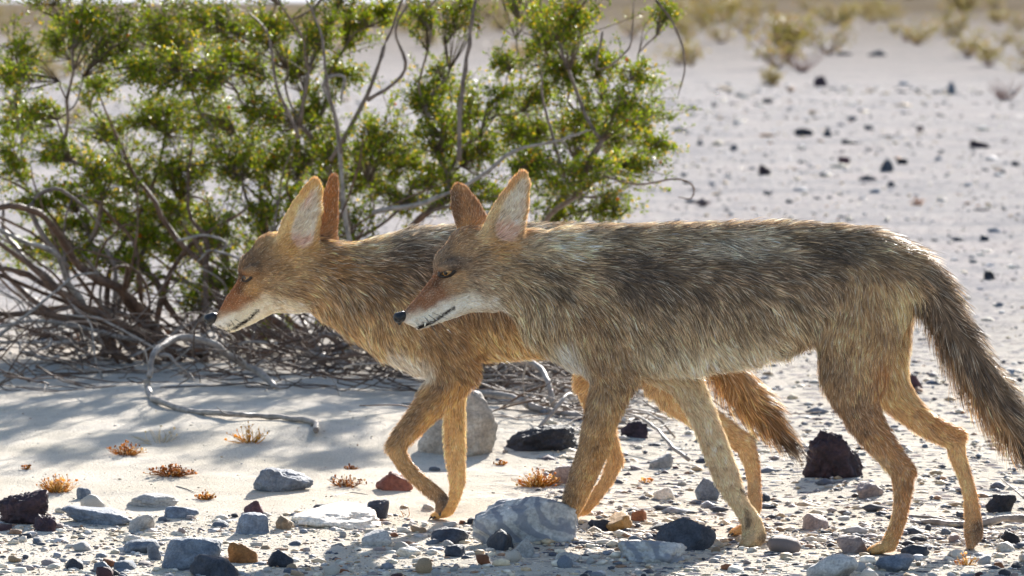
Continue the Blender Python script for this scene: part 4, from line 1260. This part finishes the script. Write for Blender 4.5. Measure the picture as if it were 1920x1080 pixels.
        if LL[s_].mean() < .020:      # short coat: one quad and a tip are enough
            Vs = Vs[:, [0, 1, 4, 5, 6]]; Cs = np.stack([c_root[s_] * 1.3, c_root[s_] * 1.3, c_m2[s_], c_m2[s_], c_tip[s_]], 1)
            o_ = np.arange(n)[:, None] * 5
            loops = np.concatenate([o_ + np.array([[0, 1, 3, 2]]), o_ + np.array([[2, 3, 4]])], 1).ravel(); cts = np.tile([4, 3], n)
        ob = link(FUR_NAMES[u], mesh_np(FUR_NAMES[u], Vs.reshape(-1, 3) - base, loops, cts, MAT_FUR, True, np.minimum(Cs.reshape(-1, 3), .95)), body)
        ob['kind'] = 'stuff'
    # ---- nose
    sN = D / FOC; fwd = np.array(nose[4], float); fwd /= np.linalg.norm(fwd)
    NS = Sdf(npos - .03, npos + .03, .0011)
    R = nose[2] * sN
    side = np.cross(fwd, [0, 0, 1]); side /= np.linalg.norm(side)
    NS.chain([(npos + fwd * R * .25 + np.array([0, 0, R * .25]), npos - fwd * R * .5 + np.array([0, 0, R * .2]), R * .72, R * .8, 1)], .004)
    NS.chain([(npos + fwd * R * .2 + side * R * .42, npos + fwd * R * .2 - side * R * .42, R * .55, R * .55, 1)], .004)
    NS.chain([(npos + np.array([0, 0, -R * .2]), npos + np.array([0, 0, -R * .75]), R * .5, R * .28, 1)], .004)
    for sg_ in (1, -1):
        c0 = npos + fwd * R * .72 + side * sg_ * R * .55
        NS.chain([(c0, c0 + side * sg_ * R * .5 - fwd * R * .45 - np.array([0, 0, R * .15]), R * .24, R * .1, 1)], .002, True)
    nv_, nq_ = surface_nets(NS.F, NS.org, NS.h)
    link('nose', mesh_np('nose', nv_ - base, nq_.ravel(), np.full(len(nq_), 4), MAT_NOSE), root)
    # ---- eyes
    for (ex, ey, sz, yaw, tiltz, open_) in eyes:
        hp, hn = cast(ex, ey)
        hn = hn * .5 + np.array(yaw, float); hn /= np.linalg.norm(hn)
        e1 = np.cross([0, 0, 1], hn); e1 /= np.linalg.norm(e1); e2 = np.cross(hn, e1)
        ct, st_ = math.cos(tiltz), math.sin(tiltz); e1, e2 = e1 * ct + e2 * st_, e2 * ct - e1 * st_
        Rb = .0112 * sz
        cen = hp - hn * (Rb * .62)
        d_, f_ = ICO[4]
        eye = link('eye', mesh_np('eye', d_ * Rb, f_, np.full(len(f_) // 3, 3), MAT_EYE), root, cen - base)
        gz = hn * .95 + np.array([-.22, 0, -.03]); gz /= np.linalg.norm(gz)
        g1_ = np.cross(gz, [0, 0, 1]); g1_ /= np.linalg.norm(g1_); g2_ = np.cross(g1_, gz)
        th = np.linspace(0, 2 * math.pi, 20, endpoint=False)
        rp = .36
        ring = (np.cos(th)[:, None] * g1_ + np.sin(th)[:, None] * g2_) * math.sin(rp) + gz * math.cos(rp)
        pv = np.vstack([ring * Rb * 1.012, gz * Rb * 1.03])
        pf = np.array([[a_, (a_ + 1) % 20, 20] for a_ in range(20)]).ravel()
        link('pupil', mesh_np('pupil', pv, pf, [3] * 20, MAT_PUPIL), eye)
        rows_ = []
        for (aa, bb, hh) in ((1.02, .52 * open_, None), (1.22, .66 * open_ + .05, .80), (1.55, .98 * open_ + .1, .60), (1.8, 1.2 * open_ + .12, .28)):
            x_ = np.cos(th) * aa * Rb; y_ = np.sign(np.sin(th)) * np.abs(np.sin(th)) ** 1.15 * bb * Rb
            rr2 = np.minimum((x_ ** 2 + y_ ** 2) / Rb ** 2, 1)
            z_ = np.sqrt(1 - rr2) * Rb * 1.03 if hh is None else np.maximum(np.sqrt(np.maximum(1 - rr2, 0)) * Rb * 1.1, hh * Rb)
            if hh is not None and hh < .5: z_ = np.full(20, hh * Rb)
            rows_.append(x_[:, None] * e1 + y_[:, None] * e2 + z_[:, None] * hn)
        lv = np.vstack(rows_)
        lf = np.array([[a_ * 20 + b_, a_ * 20 + (b_ + 1) % 20, (a_ + 1) * 20 + (b_ + 1) % 20, (a_ + 1) * 20 + b_] for a_ in range(3) for b_ in range(20)]).ravel()
        link('eyelid', mesh_np('eyelid', lv, lf, [4] * 60, MAT_LID), eye)
    # ---- whiskers
    for (wx, wy, dx_, dy_, wl) in whisk:
        hp, hn = cast(wx, wy)
        d_ = np.array([dx_, -.35, dy_]); d_ /= np.linalg.norm(d_)
        pts = [hp, hp + d_ * wl * .5 + np.array([0, 0, -.04 * wl]), hp + d_ * wl + np.array([.05 * wl, 0, -.16 * wl])]
        v, f, c_ = tube(catmull(pts, 4) - base, np.linspace(.00045, .00015, 9), 4)
        link('whisker', mesh_np('whisker', v, f, c_, MAT_WHISK), root)
    if tooth:
        hp, hn = cast(*tooth)
        v, f, c_ = tube(np.array([hp - hn * .001 + [0, 0, .002], hp + hn * .001, hp + hn * .001 + [-.001, 0, -.005]]) - base, [.0022, .0018, .0005], 6)
        link('tooth', mesh_np('tooth', v, f, c_, MAT_TOOTH), root)
    # ---- claws
    for c, segs in CH:
        if 'claw' in c:
            b_ = segs[-1][1]; d_ = np.array([-.8, 0, -.45]) if c['claw'] == 1 else np.array(c['claw'], float)
            d_ = d_ / np.linalg.norm(d_); rr = segs[-1][3]
            pts = [b_ + d_ * rr * .6, b_ + d_ * rr * 1.3, b_ + d_ * rr * 1.75 + np.array([0, 0, -.0015])]
            v, f, c_ = tube(np.array(pts) - base, [.0026, .002, .0004], 6)
            link('claw', mesh_np('claw', v, f, c_, MAT_CLAW), root)
    return root

FUR_NAMES = {'head': 'head_fur', 'earl': 'ear_fur', 'earr': 'ear_fur', 'neck': 'neck_fur', 'torso': 'back_and_flank_fur', 'fl': 'foreleg_fur', 'fr': 'foreleg_fur',
             'hl': 'hind_leg_fur', 'hr': 'hind_leg_fur', 'tail': 'tail_fur'}

def toes(reg, x, y, dy, n=4, span=.017, L=16, r0=8, col=TAN, drop=4, claw=1, q=1.0, dirx=-1.0):
    out = []
    for k in range(n):
        o_ = (k - (n - 1) / 2) / ((n - 1) / 2) * span
        ll = L * (1.0 if abs(o_) < span * .7 else .72)
        out.append(dict(reg=reg, pts=[(x, y - 3, r0, dy + o_ * .8), (x + dirx * ll, y + drop, r0 * .8, dy + o_)], k=.006, len=.006, tilt=.2, col=col, pd=.08, wid=.0007, claw=claw))
    return out

LEG = dict(k=.022, len=(.024, .018, .014, .012, .010, .009), tilt=(.34, .36, .42, .42, .4, .36), wid=.0007, pd=.14)
def leg(reg, pts, col, sh=5, q=.78, **kw):
    d = dict(LEG); d.update(dict(reg=reg, pts=pts, col=col, sh=sh, q=q)); d.update(kw); return d

# ---------- the nearer coyote
yl, yr = -.062, .062
near = [
    dict(reg='torso', pts=[(1085, 552, 104, 0), (1130, 558, 110, 0), (1200, 563, 116, 0), (1290, 560, 116, 0), (1390, 553, 110, 0), (1480, 541, 97, 0), (1560, 533, 92, 0), (1630, 540, 84, 0), (1668, 540, 62, 0)],
         q=.70, k=.02, len=.031, tilt=.34, col=(152, 130, 106), pd=.42, flow=(1, 0, -.42)),
    dict(reg='torso', pts=[(1130, 455, 22, 0), (1300, 449, 20, 0), (1480, 446, 20, 0), (1620, 456, 20, 0)], q=1.3, k=.03, len=.034, tilt=.40, col=(168, 146, 118), pd=.5, flow=(1, 0, -.12)),
    dict(reg='torso', pts=[(1180, 640, 48, 0), (1290, 645, 44, 0), (1400, 630, 40, 0), (1490, 606, 34, 0)], q=1.1, k=.03, len=.031, tilt=.36, col=(206, 186, 156), pd=.12, flow=(.55, 0, -1)),
    dict(reg='neck', pts=[(925, 495, 62, -.004), (985, 512, 76, 0), (1050, 530, 94, 0), (1100, 548, 104, 0)], q=.74, k=.03, len=.031, tilt=.36, col=(164, 142, 114), pd=.34, flow=(1, 0, -.6)),
    dict(reg='neck', pts=[(1040, 600, 48, 0), (1085, 640, 44, 0)], q=1.1, k=.035, len=.030, tilt=.32, col=(190, 166, 132), pd=.16, flow=(.4, 0, -1)),
    # head
    dict(reg='head', pts=[(764, 595, 13, -.036), (800, 565, 20, -.030), (835, 535, 29, -.022), (862, 505, 40, -.014)], q=.9, k=.012, len=.0055, tilt=.2, col=(140, 100, 70), pd=.2, wid=.0006),
    dict(reg='head', pts=[(842, 492, 28, -.016), (880, 470, 44, -.006), (915, 470, 46, 0), (945, 490, 52, 0)], q=1.02, k=.018, len=.011, tilt=.22, col=(152, 122, 92), pd=.32, wid=.0007, flow=(1, 0, .1)),
    dict(reg='head', pts=[(786, 610, 9, -.034), (830, 592, 11, -.026), (872, 572, 16, -.016), (905, 555, 28, -.008)], q=1.0, k=.010, len=.007, tilt=.2, col=(228, 218, 202), pd=.02, wid=.0006),
    dict(reg='head', pts=[(872, 535, 30, -.008), (912, 532, 46, 0)], q=1.12, k=.018, len=.018, tilt=.28, col=(168, 142, 112), pd=.25, flow=(.9, 0, -.5), wid=.0008),
    dict(reg='head', pts=[(852, 496, 9, -.058), (828, 503, 8, -.052)], q=.8, k=.014, len=.006, tilt=.2, col=(140, 116, 92), pd=.3, wid=.0006, flow=(1, 0, .3)),
    dict(reg='head', pts=[(778, 601, 10, -.034), (815, 582, 16, -.027), (852, 560, 20, -.02)], q=1.0, k=.010, len=.006, tilt=.2, col=(228, 218, 202), pd=.02, wid=.0006),
    # ears
    dict(reg='earl', pts=[(938, 452, 42, -.040), (948, 420, 38, -.046), (962, 382, 31, -.052), (975, 347, 21, -.056), (980, 331, 13, -.057)], q=.36, k=.012, len=.0085, tilt=.28, col=(196, 160, 116), pd=.06, wid=.0006),
    dict(reg='earr', pts=[(893, 440, 36, .036), (884, 415, 31, .042), (873, 388, 28, .047), (864, 364, 20, .050), (861, 356, 14, .051)], q=.36, k=.012, len=.0085, tilt=.3, col=(150, 110, 74), pd=.25, wid=.0006),
    # legs
    leg('fl', [(1105, 600, 62, -.050), (1130, 660, 56, -.058), (1150, 700, 48, yl), (1142, 740, 42, yl), (1126, 790, 36, yl), (1114, 840, 33, yl + .04), (1094, 890, 30, yl + .10), (1080, 930, 27, yl + .15), (1068, 960, 24, yl + .19), (1056, 978, 19, yl + .20)], (178, 146, 108), q=.72),
    leg('fl', [(1150, 700, 30, yl), (1172, 716, 22, yl)], (186, 150, 104), k=.02, len=.012),
    leg('fr', [(1170, 620, 60, .045), (1235, 670, 52, .055), (1280, 708, 40, yr), (1297, 738, 35, yr), (1317, 777, 31, yr), (1333, 815, 30, yr), (1347, 854, 30, yr), (1362, 893, 30, yr), (1375, 924, 25, yr), (1392, 951, 22, yr), (1410, 979, 24, yr), (1414, 1004, 28, yr)], (214, 190, 158), q=.72, pd=.05),
    leg('hl', [(1625, 560, 84, -.040), (1606, 640, 82, -.050), (1602, 699, 72, -.056), (1602, 738, 54, -.058), (1615, 777, 43, -.060), (1635, 815, 35, -.060), (1664, 854, 29, -.060), (1690, 885, 28, -.060), (1694, 913, 26, -.060), (1691, 940, 23, -.058), (1686, 971, 22, -.055), (1676, 1002, 22, -.052), (1667, 1022, 22, -.05)], (176, 144, 106), sh=7, q=.56, k=.03),
    leg('hl', [(1618, 777, 30, -.060), (1668, 832, 16, -.060), (1710, 884, 13, -.060)], (160, 104, 58), q=.8, k=.015),
    leg('hr', [(1640, 580, 76, .045), (1640, 660, 70, .052), (1660, 720, 50, .058), (1692, 756, 36, .06), (1724, 788, 30, .06), (1756, 810, 26, .06), (1790, 824, 24, .06), (1795, 854, 22, .06), (1809, 893, 19, .058), (1820, 932, 19, .05), (1825, 971, 21, .05), (1826, 1000, 24, .04)], (204, 170, 126), q=.62, k=.03, pd=.06),
    leg('hr', [(1756, 800, 16, .06), (1802, 815, 14, .06)], (192, 150, 104), k=.015),
    dict(reg='tail', pts=[(1655, 490, 44, 0), (1702, 497, 32, 0), (1748, 540, 30, 0), (1778, 610, 32, 0), (1822, 690, 34, 0), (1880, 770, 34, 0), (1938, 846, 27, 0), (1985, 908, 9, 0)], q=.9, k=.02, len=.052, tilt=.42, col=(136, 116, 96), pd=.6, wid=.001),
]
near += toes('fl', 1050, 983, yl + .20, col=(186, 150, 104)) + toes('fr', 1410, 1015, yr, col=(206, 178, 138), L=16, drop=5, r0=10.5, span=.022) + toes('hl', 1654, 1029, -.05, col=(196, 158, 106), L=20, drop=3, r0=9.5, span=.02)
near += toes('hr', 1824, 1008, .04, col=(150, 118, 86), L=5, drop=15, r0=9.5, span=.02, claw=(-.3, 0, -1), dirx=-1)
near_carve = [dict(pts=[(955, 430, 29, -.064), (967, 394, 29, -.068), (979, 358, 18, -.069), (984, 338, 8, -.068)], q=.42),
              dict(pts=[(880, 420, 22, .060), (866, 375, 15, .066)], q=.42)]
H, TT = ['head'], ['torso', 'neck', 'tail']
near_masks = [
    # torso
    (1060, 445, 1700, 470, 26, 22, (176, 158, 132), .6, TT, .42), (1150, 500, 1640, 488, 46, 26, (112, 96, 82), .55, TT, .66),
    (1170, 505, 1245, 530, 30, 18, (92, 80, 72), .6, TT, .78), (1300, 462, 1460, 458, 18, 18, (214, 204, 188), .45, TT, .35),
    (1530, 470, 1610, 470, 26, 18, (80, 68, 60), .65, TT, .82), (1200, 545, 1560, 555, 26, 20, (124, 104, 84), .5, TT, .5),
    (1640, 470, 1690, 475, 24, 16, (176, 154, 124), .5, TT, .35),
    (1200, 620, 1480, 600, 42, 26, (164, 142, 114), .5, TT, .25), (1200, 690, 1460, 668, 34, 20, (224, 208, 182), .75, TT, .06),
    (1052, 658, 1076, 706, 27, 13, WH, .9, ['neck', 'torso', 'fl'], .02), (1110, 620, 1150, 700, 44, 24, (154, 124, 92), .6, ['torso', 'neck', 'fl'], .3),
    (1690, 560, 1712, 600, 30, 18, (214, 186, 140), .6, ['torso', 'hl'], .06),
    (1000, 445, 1090, 455, 30, 20, (214, 196, 166), .65, ['neck', 'torso'], .15), (962, 490, 1062, 522, 9, 6, (54, 46, 42), .8, ['neck'], .8),
    (960, 540, 1010, 580, 40, 26, (168, 146, 116), .5, ['neck', 'head'], .22), (940, 590, 1020, 640, 26, 18, (186, 164, 132), .5, ['neck'], .12),
    (1050, 540, 1060, 560, 14, 10, (70, 60, 54), .5, ['neck', 'torso'], .7),
    # tail
    (1750, 560, 1800, 640, 34, 22, (92, 78, 68), .55, ['tail'], .75), (1800, 640, 1960, 860, 30, 24, (104, 86, 70), .5, ['tail'], .7),
    (1725, 640, 1890, 835, 22, 18, (190, 148, 98), .5, ['tail'], .3), (1790, 510, 1900, 720, 20, 14, (200, 178, 146), .5, ['tail'], .3), (1940, 850, 2000, 920, 40, 20, (46, 40, 38), .8, ['tail'], .9),
    # hind leg
    (1660, 700, 1690, 800, 24, 18, (170, 118, 72), .6, ['hl'], .12), (1560, 690, 1600, 790, 36, 22, (130, 106, 84), .6, ['hl'], .35), (1640, 870, 1664, 960, 14, 10, (222, 196, 158), .6, ['hl']),
    (1700, 910, 1690, 1000, 14, 10, (154, 106, 62), .6, ['hl'], .1), (1700, 765, 1800, 815, 12, 10, (184, 134, 82), .5, ['hr']), (1830, 860, 1846, 1000, 14, 10, (176, 122, 70), .5, ['hr']),
    # forelegs
    (1100, 740, 1052, 960, 14, 12, (134, 108, 84), .75, ['fl'], .35), (1150, 780, 1100, 960, 18, 12, (206, 160, 104), .6, ['fl'], .05), (1130, 700, 1110, 900, 12, 12, (160, 126, 90), .4, ['fl'], .25),
    (1400, 958, 1404, 985, 5, 3, (60, 48, 42), .7, ['fr']), (1392, 917, 1398, 922, 6, 3, (60, 46, 40), .9, ['fr']), (1436, 1005, 1438, 1020, 10, 5, (90, 76, 66), .7, ['fr']), (1836, 985, 1838, 1010, 12, 6, (80, 66, 58), .7, ['hr']),
    # head
    (770, 572, 815, 515, 15, 8, (134, 84, 50), .85, H, .12), (800, 570, 840, 545, 17, 9, (126, 78, 46), .85, H, .2),
    (808, 500, 836, 470, 16, 10, (150, 128, 106), .7, H, .4), (850, 470, 900, 450, 20, 14, (156, 124, 90), .6, H, .35), (870, 425, 910, 430, 18, 12, (176, 128, 78), .6, H + ['earr'], .15),
    (846, 490, 880, 500, 16, 9, (98, 84, 76), .65, H, .5), (870, 545, 905, 520, 26, 16, (142, 118, 94), .55, H, .35), (848, 534, 870, 540, 16, 9, (160, 134, 104), .6, H, .2),
    (770, 608, 812, 592, 10, 6, WH, .9, H, 0), (812, 592, 880, 562, 13, 9, WH, .82, H, 0), (880, 567, 922, 577, 17, 13, WH, .8, H + ['neck'], 0), (918, 572, 938, 606, 19, 10, WH, .85, H + ['neck'], 0), (786, 614, 850, 594, 10, 4, WH, .9, H, 0),
    (828, 516, 848, 506, 7, 3, (52, 42, 38), .6, H, .1), (826, 520, 815, 535, 6, 4, (80, 54, 38), .7, H), (855, 520, 868, 512, 6, 4, (196, 158, 108), .4, H),
    (748, 590, 760, 582, 7, 3, (110, 84, 66), .6, H),
    # whisker spots
    (777, 604, 777, 604, 1.6, 1, (50, 40, 36), .9, H), (786, 600, 786, 600, 1.6, 1, (50, 40, 36), .9, H), (783, 608, 783, 608, 1.6, 1, (50, 40, 36), .9, H), (794, 596, 794, 596, 1.6, 1, (50, 40, 36), .9, H), (792, 604, 792, 604, 1.6, 1, (50, 40, 36), .9, H),
    # ears
    (905, 440, 930, 395, 14, 8, (206, 180, 140), .6, ['earl', 'head'], .05), (925, 440, 945, 410, 12, 8, (140, 116, 90), .6, ['earl'], .3), (930, 462, 960, 455, 18, 10, (176, 134, 84), .6, ['earl', 'head', 'neck'], .1),
    (950, 355, 980, 320, 9, 6, (196, 140, 84), .6, ['earl']), (852, 360, 858, 415, 10, 7, (92, 64, 46), .7, ['earr'], .3), (850, 352, 880, 350, 6, 4, (196, 150, 100), .5, ['earr']),
]
near_mouth = [((770, 618), (788, 615), 2.2), ((786, 614), (812, 603), 4.2), ((812, 603), (852, 577), 3.5)]
near_whisk = [(796, 594, .5, -.6, .055), (803, 590, .8, -.5, .06), (810, 586, .9, -.25, .055), (800, 597, .6, -.8, .05)]
build_coyote(7.98, [*P(1390, 1030, 7.98)[:2], float(hg(P(1390, 1030, 7.98)[0], 7.98))], 'nearer coyote in full side view walking with dark-backed grey-tan coat and bushy hanging tail', near, near_carve, near_masks,
             [(838, 511, 1.0, (-.25, -1, .05), .42, .74)], (749, 597, 12.5, -.040, (-1, -.25, -.25)), 162000, 11, near_mouth, near_whisk, (797, 607))

# ---------- the farther coyote
far_ = [
    dict(reg='torso', pts=[(770, 556, 106, 0), (830, 555, 112, 0), (910, 548, 108, 0), (1000, 542, 104, 0), (1100, 538, 98, 0), (1200, 535, 88, 0), (1262, 542, 80, 0), (1290, 548, 60, 0)], q=.70, k=.02, len=.030, tilt=.34, col=(150, 128, 102), pd=.42, flow=(1, 0, -.42)),
    dict(reg='torso', pts=[(780, 458, 22, 0), (900, 452, 20, 0), (1100, 452, 20, 0), (1240, 465, 20, 0)], q=1.3, k=.03, len=.034, tilt=.40, col=(160, 142, 118), pd=.5, flow=(1, 0, -.12)),
    dict(reg='torso', pts=[(800, 640, 42, 0), (880, 628, 40, 0), (1000, 622, 38, 0), (1120, 606, 34, 0)], q=1.1, k=.03, len=.028, tilt=.34, col=(206, 174, 126), pd=.1, flow=(.55, 0, -1)),
    dict(reg='neck', pts=[(575, 510, 60, .004), (630, 527, 70, 0), (700, 545, 90, 0), (770, 555, 104, 0)], q=.76, k=.03, len=.031, tilt=.38, col=(160, 134, 102), pd=.34, flow=(1, 0, -.62)),
    dict(reg='neck', pts=[(740, 620, 40, 0), (800, 655, 40, 0)], q=1.1, k=.035, len=.028, tilt=.34, col=(206, 176, 132), pd=.08, flow=(.5, 0, -1)),
    dict(reg='head', pts=[(412, 603, 12, .018), (442, 570, 22, .016), (472, 540, 30, .012), (495, 515, 40, .008)], q=.95, k=.012, len=.0055, tilt=.2, col=(146, 98, 60), pd=.18, wid=.0006),
    dict(reg='head', pts=[(476, 500, 28, .010), (515, 480, 44, .005), (555, 482, 46, 0), (590, 502, 50, 0)], q=1.02, k=.018, len=.012, tilt=.22, col=(150, 118, 84), pd=.32, wid=.0007, flow=(1, 0, .1)),
    dict(reg='head', pts=[(432, 616, 9, .016), (470, 596, 12, .012), (505, 572, 17, .008), (540, 556, 28, .004)], q=1.0, k=.010, len=.008, tilt=.2, col=(224, 206, 176), pd=.02, wid=.0006),
    dict(reg='head', pts=[(505, 540, 32, .004), (548, 538, 46, 0)], q=1.12, k=.018, len=.020, tilt=.3, col=(170, 138, 98), pd=.25, flow=(.9, 0, -.5), wid=.0008),
    dict(reg='head', pts=[(476, 505, 9, -.040), (458, 510, 8, -.030)], q=.8, k=.014, len=.006, tilt=.2, col=(120, 98, 76), pd=.3, wid=.0006, flow=(1, 0, .3)),
    dict(reg='head', pts=[(424, 606, 10, .018), (455, 588, 16, .014), (490, 562, 20, .010)], q=1.0, k=.010, len=.006, tilt=.2, col=(224, 206, 176), pd=.02, wid=.0006),
    dict(reg='earl', pts=[(556, 462, 42, -.036), (562, 430, 38, -.040), (574, 394, 31, -.046), (586, 360, 21, -.050), (590, 344, 13, -.051)], q=.36, k=.012, len=.0085, tilt=.28, col=(206, 168, 112), pd=.05, wid=.0006),
    dict(reg='earr', pts=[(605, 455, 28, .044), (612, 420, 22, .052), (617, 384, 18, .058), (623, 352, 13, .062), (626, 336, 10, .063)], q=.7, k=.012, len=.0085, tilt=.3, col=(146, 100, 60), pd=.2, wid=.0006),
    leg('fl', [(790, 590, 66, -.05), (830, 640, 60, -.055), (850, 690, 52, -.058), (843, 713, 46, -.060), (815, 750, 37, -.060), (786, 783, 30, -.060), (758, 815, 27, -.060), (740, 838, 23, -.060), (758, 872, 20, -.060), (786, 901, 19, -.060), (812, 922, 20, -.060), (829, 934, 17, -.060)], (176, 142, 100), q=.74),
    leg('fl', [(855, 690, 32, -.058), (878, 702, 22, -.06)], (184, 140, 90), k=.02, len=.012),
    leg('fr', [(800, 600, 56, .045), (840, 660, 46, .05), (852, 720, 30, .055), (852, 762, 25, .055), (852, 803, 25, .055), (853, 844, 24, .055), (856, 884, 22, .055), (858, 905, 20, .055), (852, 935, 16, .055), (843, 956, 16, .055)], (210, 176, 128), q=.78, pd=.05),
    leg('hl', [(1275, 565, 78, -.04), (1262, 650, 68, -.055), (1248, 705, 52, -.062), (1268, 742, 42, -.066), (1305, 772, 34, -.07), (1350, 800, 27, -.072), (1396, 833, 25, -.075), (1410, 870, 20, -.085), (1415, 910, 18, -.095), (1416, 950, 17, -.14), (1408, 978, 17, -.17)], (200, 166, 124), q=.62, k=.03, pd=.06),
    leg('hr', [(1255, 575, 74, .045), (1180, 655, 60, .055), (1115, 712, 44, .06), (1122, 770, 30, .065), (1140, 825, 24, .07), (1155, 862, 21, .07), (1138, 902, 18, .07), (1112, 938, 17, .07), (1096, 958, 15, .07)], (192, 156, 112), q=.62, k=.03, pd=.05),
    dict(reg='tail', pts=[(1275, 520, 36, 0), (1305, 580, 26, 0), (1335, 660, 28, 0), (1388, 732, 30, 0), (1436, 780, 25, 0), (1468, 818, 14, 0), (1486, 840, 5, 0)], q=.9, k=.02, len=.044, tilt=.38, col=(172, 140, 100), pd=.38, wid=.001),
]
far_ += toes('fl', 828, 944, -.060, col=(140, 110, 84), L=6, drop=12, claw=(.2, 0, -1)) + toes('fr', 836, 963, .055, col=(206, 156, 90), L=22, drop=4) + toes('hl', 1394, 994, -.175, col=(196, 146, 90), L=20, drop=4) + toes('hr', 1086, 962, .07, col=(196, 146, 90), L=20, drop=4)
far_carve = [dict(pts=[(571, 440, 29, -.060), (581, 404, 29, -.064), (591, 370, 18, -.065), (595, 350, 8, -.064)], q=.42)]
far_masks = [
    (700, 445, 1000, 445, 26, 20, (196, 184, 164), .6, TT, .4), (740, 490, 860, 500, 46, 26, (92, 78, 68), .6, TT, .68), (640, 505, 720, 540, 40, 24, (140, 110, 78), .5, TT, .45),
    (860, 560, 960, 560, 40, 26, (140, 112, 82), .5, TT, .4), (880, 640, 1060, 640, 28, 18, (214, 178, 124), .6, TT, .05), (600, 600, 720, 640, 30, 18, (196, 162, 116), .6, ['neck'], .1),
    (640, 455, 700, 450, 24, 16, (206, 176, 132), .6, ['neck', 'torso'], .15), (735, 672, 790, 700, 22, 12, WH, .85, ['neck', 'torso', 'fl'], .02), (820, 620, 850, 690, 44, 24, (150, 120, 86), .6, ['torso', 'neck', 'fl'], .3),
    (590, 455, 640, 500, 24, 14, (156, 112, 66), .5, ['neck', 'head'], .3), (575, 540, 600, 580, 24, 14, (186, 148, 104), .5, ['neck', 'head'], .2),
    (830, 715, 745, 820, 13, 12, (130, 104, 80), .75, ['fl'], .35), (860, 730, 775, 830, 14, 10, (204, 158, 98), .6, ['fl'], .05), (836, 935, 838, 950, 12, 7, (70, 58, 52), .8, ['fl']), (812, 892, 818, 898, 6, 4, (80, 66, 58), .7, ['fl']),
    (860, 800, 862, 804, 3, 2, (60, 46, 40), .8, ['fr']), (875, 908, 877, 912, 5, 3, (110, 80, 56), .7, ['fr']), (1440, 770, 1490, 850, 26, 20, (96, 70, 48), .7, ['tail'], .5), (1470, 830, 1500, 860, 16, 10, (50, 42, 38), .8, ['tail'], .8),
    (1425, 840, 1432, 950, 8, 6, (164, 108, 56), .5, ['hl']),
    (414, 572, 446, 520, 15, 8, (140, 82, 42), .85, H, .12), (440, 580, 470, 550, 18, 9, (132, 80, 44), .8, H, .2), (452, 495, 475, 465, 16, 10, (124, 98, 74), .7, H, .45), (490, 450, 530, 440, 18, 12, (172, 136, 92), .6, H, .2), (490, 490, 515, 495, 20, 12, (94, 76, 62), .6, H, .5),
    (490, 545, 540, 530, 28, 16, (150, 118, 82), .5, H, .35), (466, 540, 478, 545, 12, 7, (178, 142, 94), .6, H, .1),
    (404, 614, 440, 596, 10, 6, WH, .9, H, 0), (440, 596, 500, 572, 13, 9, (218, 204, 180), .82, H, 0), (500, 570, 550, 575, 14, 12, (220, 206, 184), .8, H + ['neck'], 0), (550, 575, 568, 592, 12, 7, (232, 220, 196), .8, ['neck', 'head'], 0), (432, 621, 490, 598, 10, 4, (230, 216, 190), .9, H, 0),
    (452, 520, 460, 526, 7, 4, (56, 42, 34), .7, H), (456, 530, 448, 545, 6, 4, (90, 58, 36), .7, H), (396, 598, 406, 590, 7, 3, (110, 80, 56), .6, H),
    (412, 612, 412, 612, 1.6, 1, (50, 40, 36), .9, H), (420, 606, 420, 606, 1.6, 1, (50, 40, 36), .9, H), (428, 602, 428, 602, 1.6, 1, (50, 40, 36), .9, H), (419, 615, 419, 615, 1.6, 1, (50, 40, 36), .9, H), (430, 610, 430, 610, 1.6, 1, (50, 40, 36), .9, H),
    (515, 440, 545, 395, 14, 8, (214, 182, 130), .6, ['earl', 'head'], .03), (545, 462, 575, 455, 18, 10, (184, 140, 84), .6, ['earl', 'head', 'neck'], .1), (565, 360, 590, 335, 9, 6, (206, 150, 84), .6, ['earl']),
]
far_mouth = [((425, 622), (442, 614), 2.0), ((442, 614), (468, 598), 3.4), ((468, 598), (483, 582), 3.2)]
far_whisk = [(425, 606, .3, -.7, .03), (432, 600, .6, -.6, .045), (440, 598, .8, -.4, .05), (436, 606, .4, -.8, .04)]
build_coyote(8.42, [*P(1000, 985, 8.42)[:2], float(hg(P(1000, 985, 8.42)[0], 8.42))], 'farther coyote with one forepaw lifted, half hidden behind the other coyote', far_, far_carve, far_masks,
             [(462, 521, .9, (-.7, -.85, .05), .42, .7)], (394, 600, 13, .019, (-1, .1, -.25)), 125000, 12, far_mouth, far_whisk)
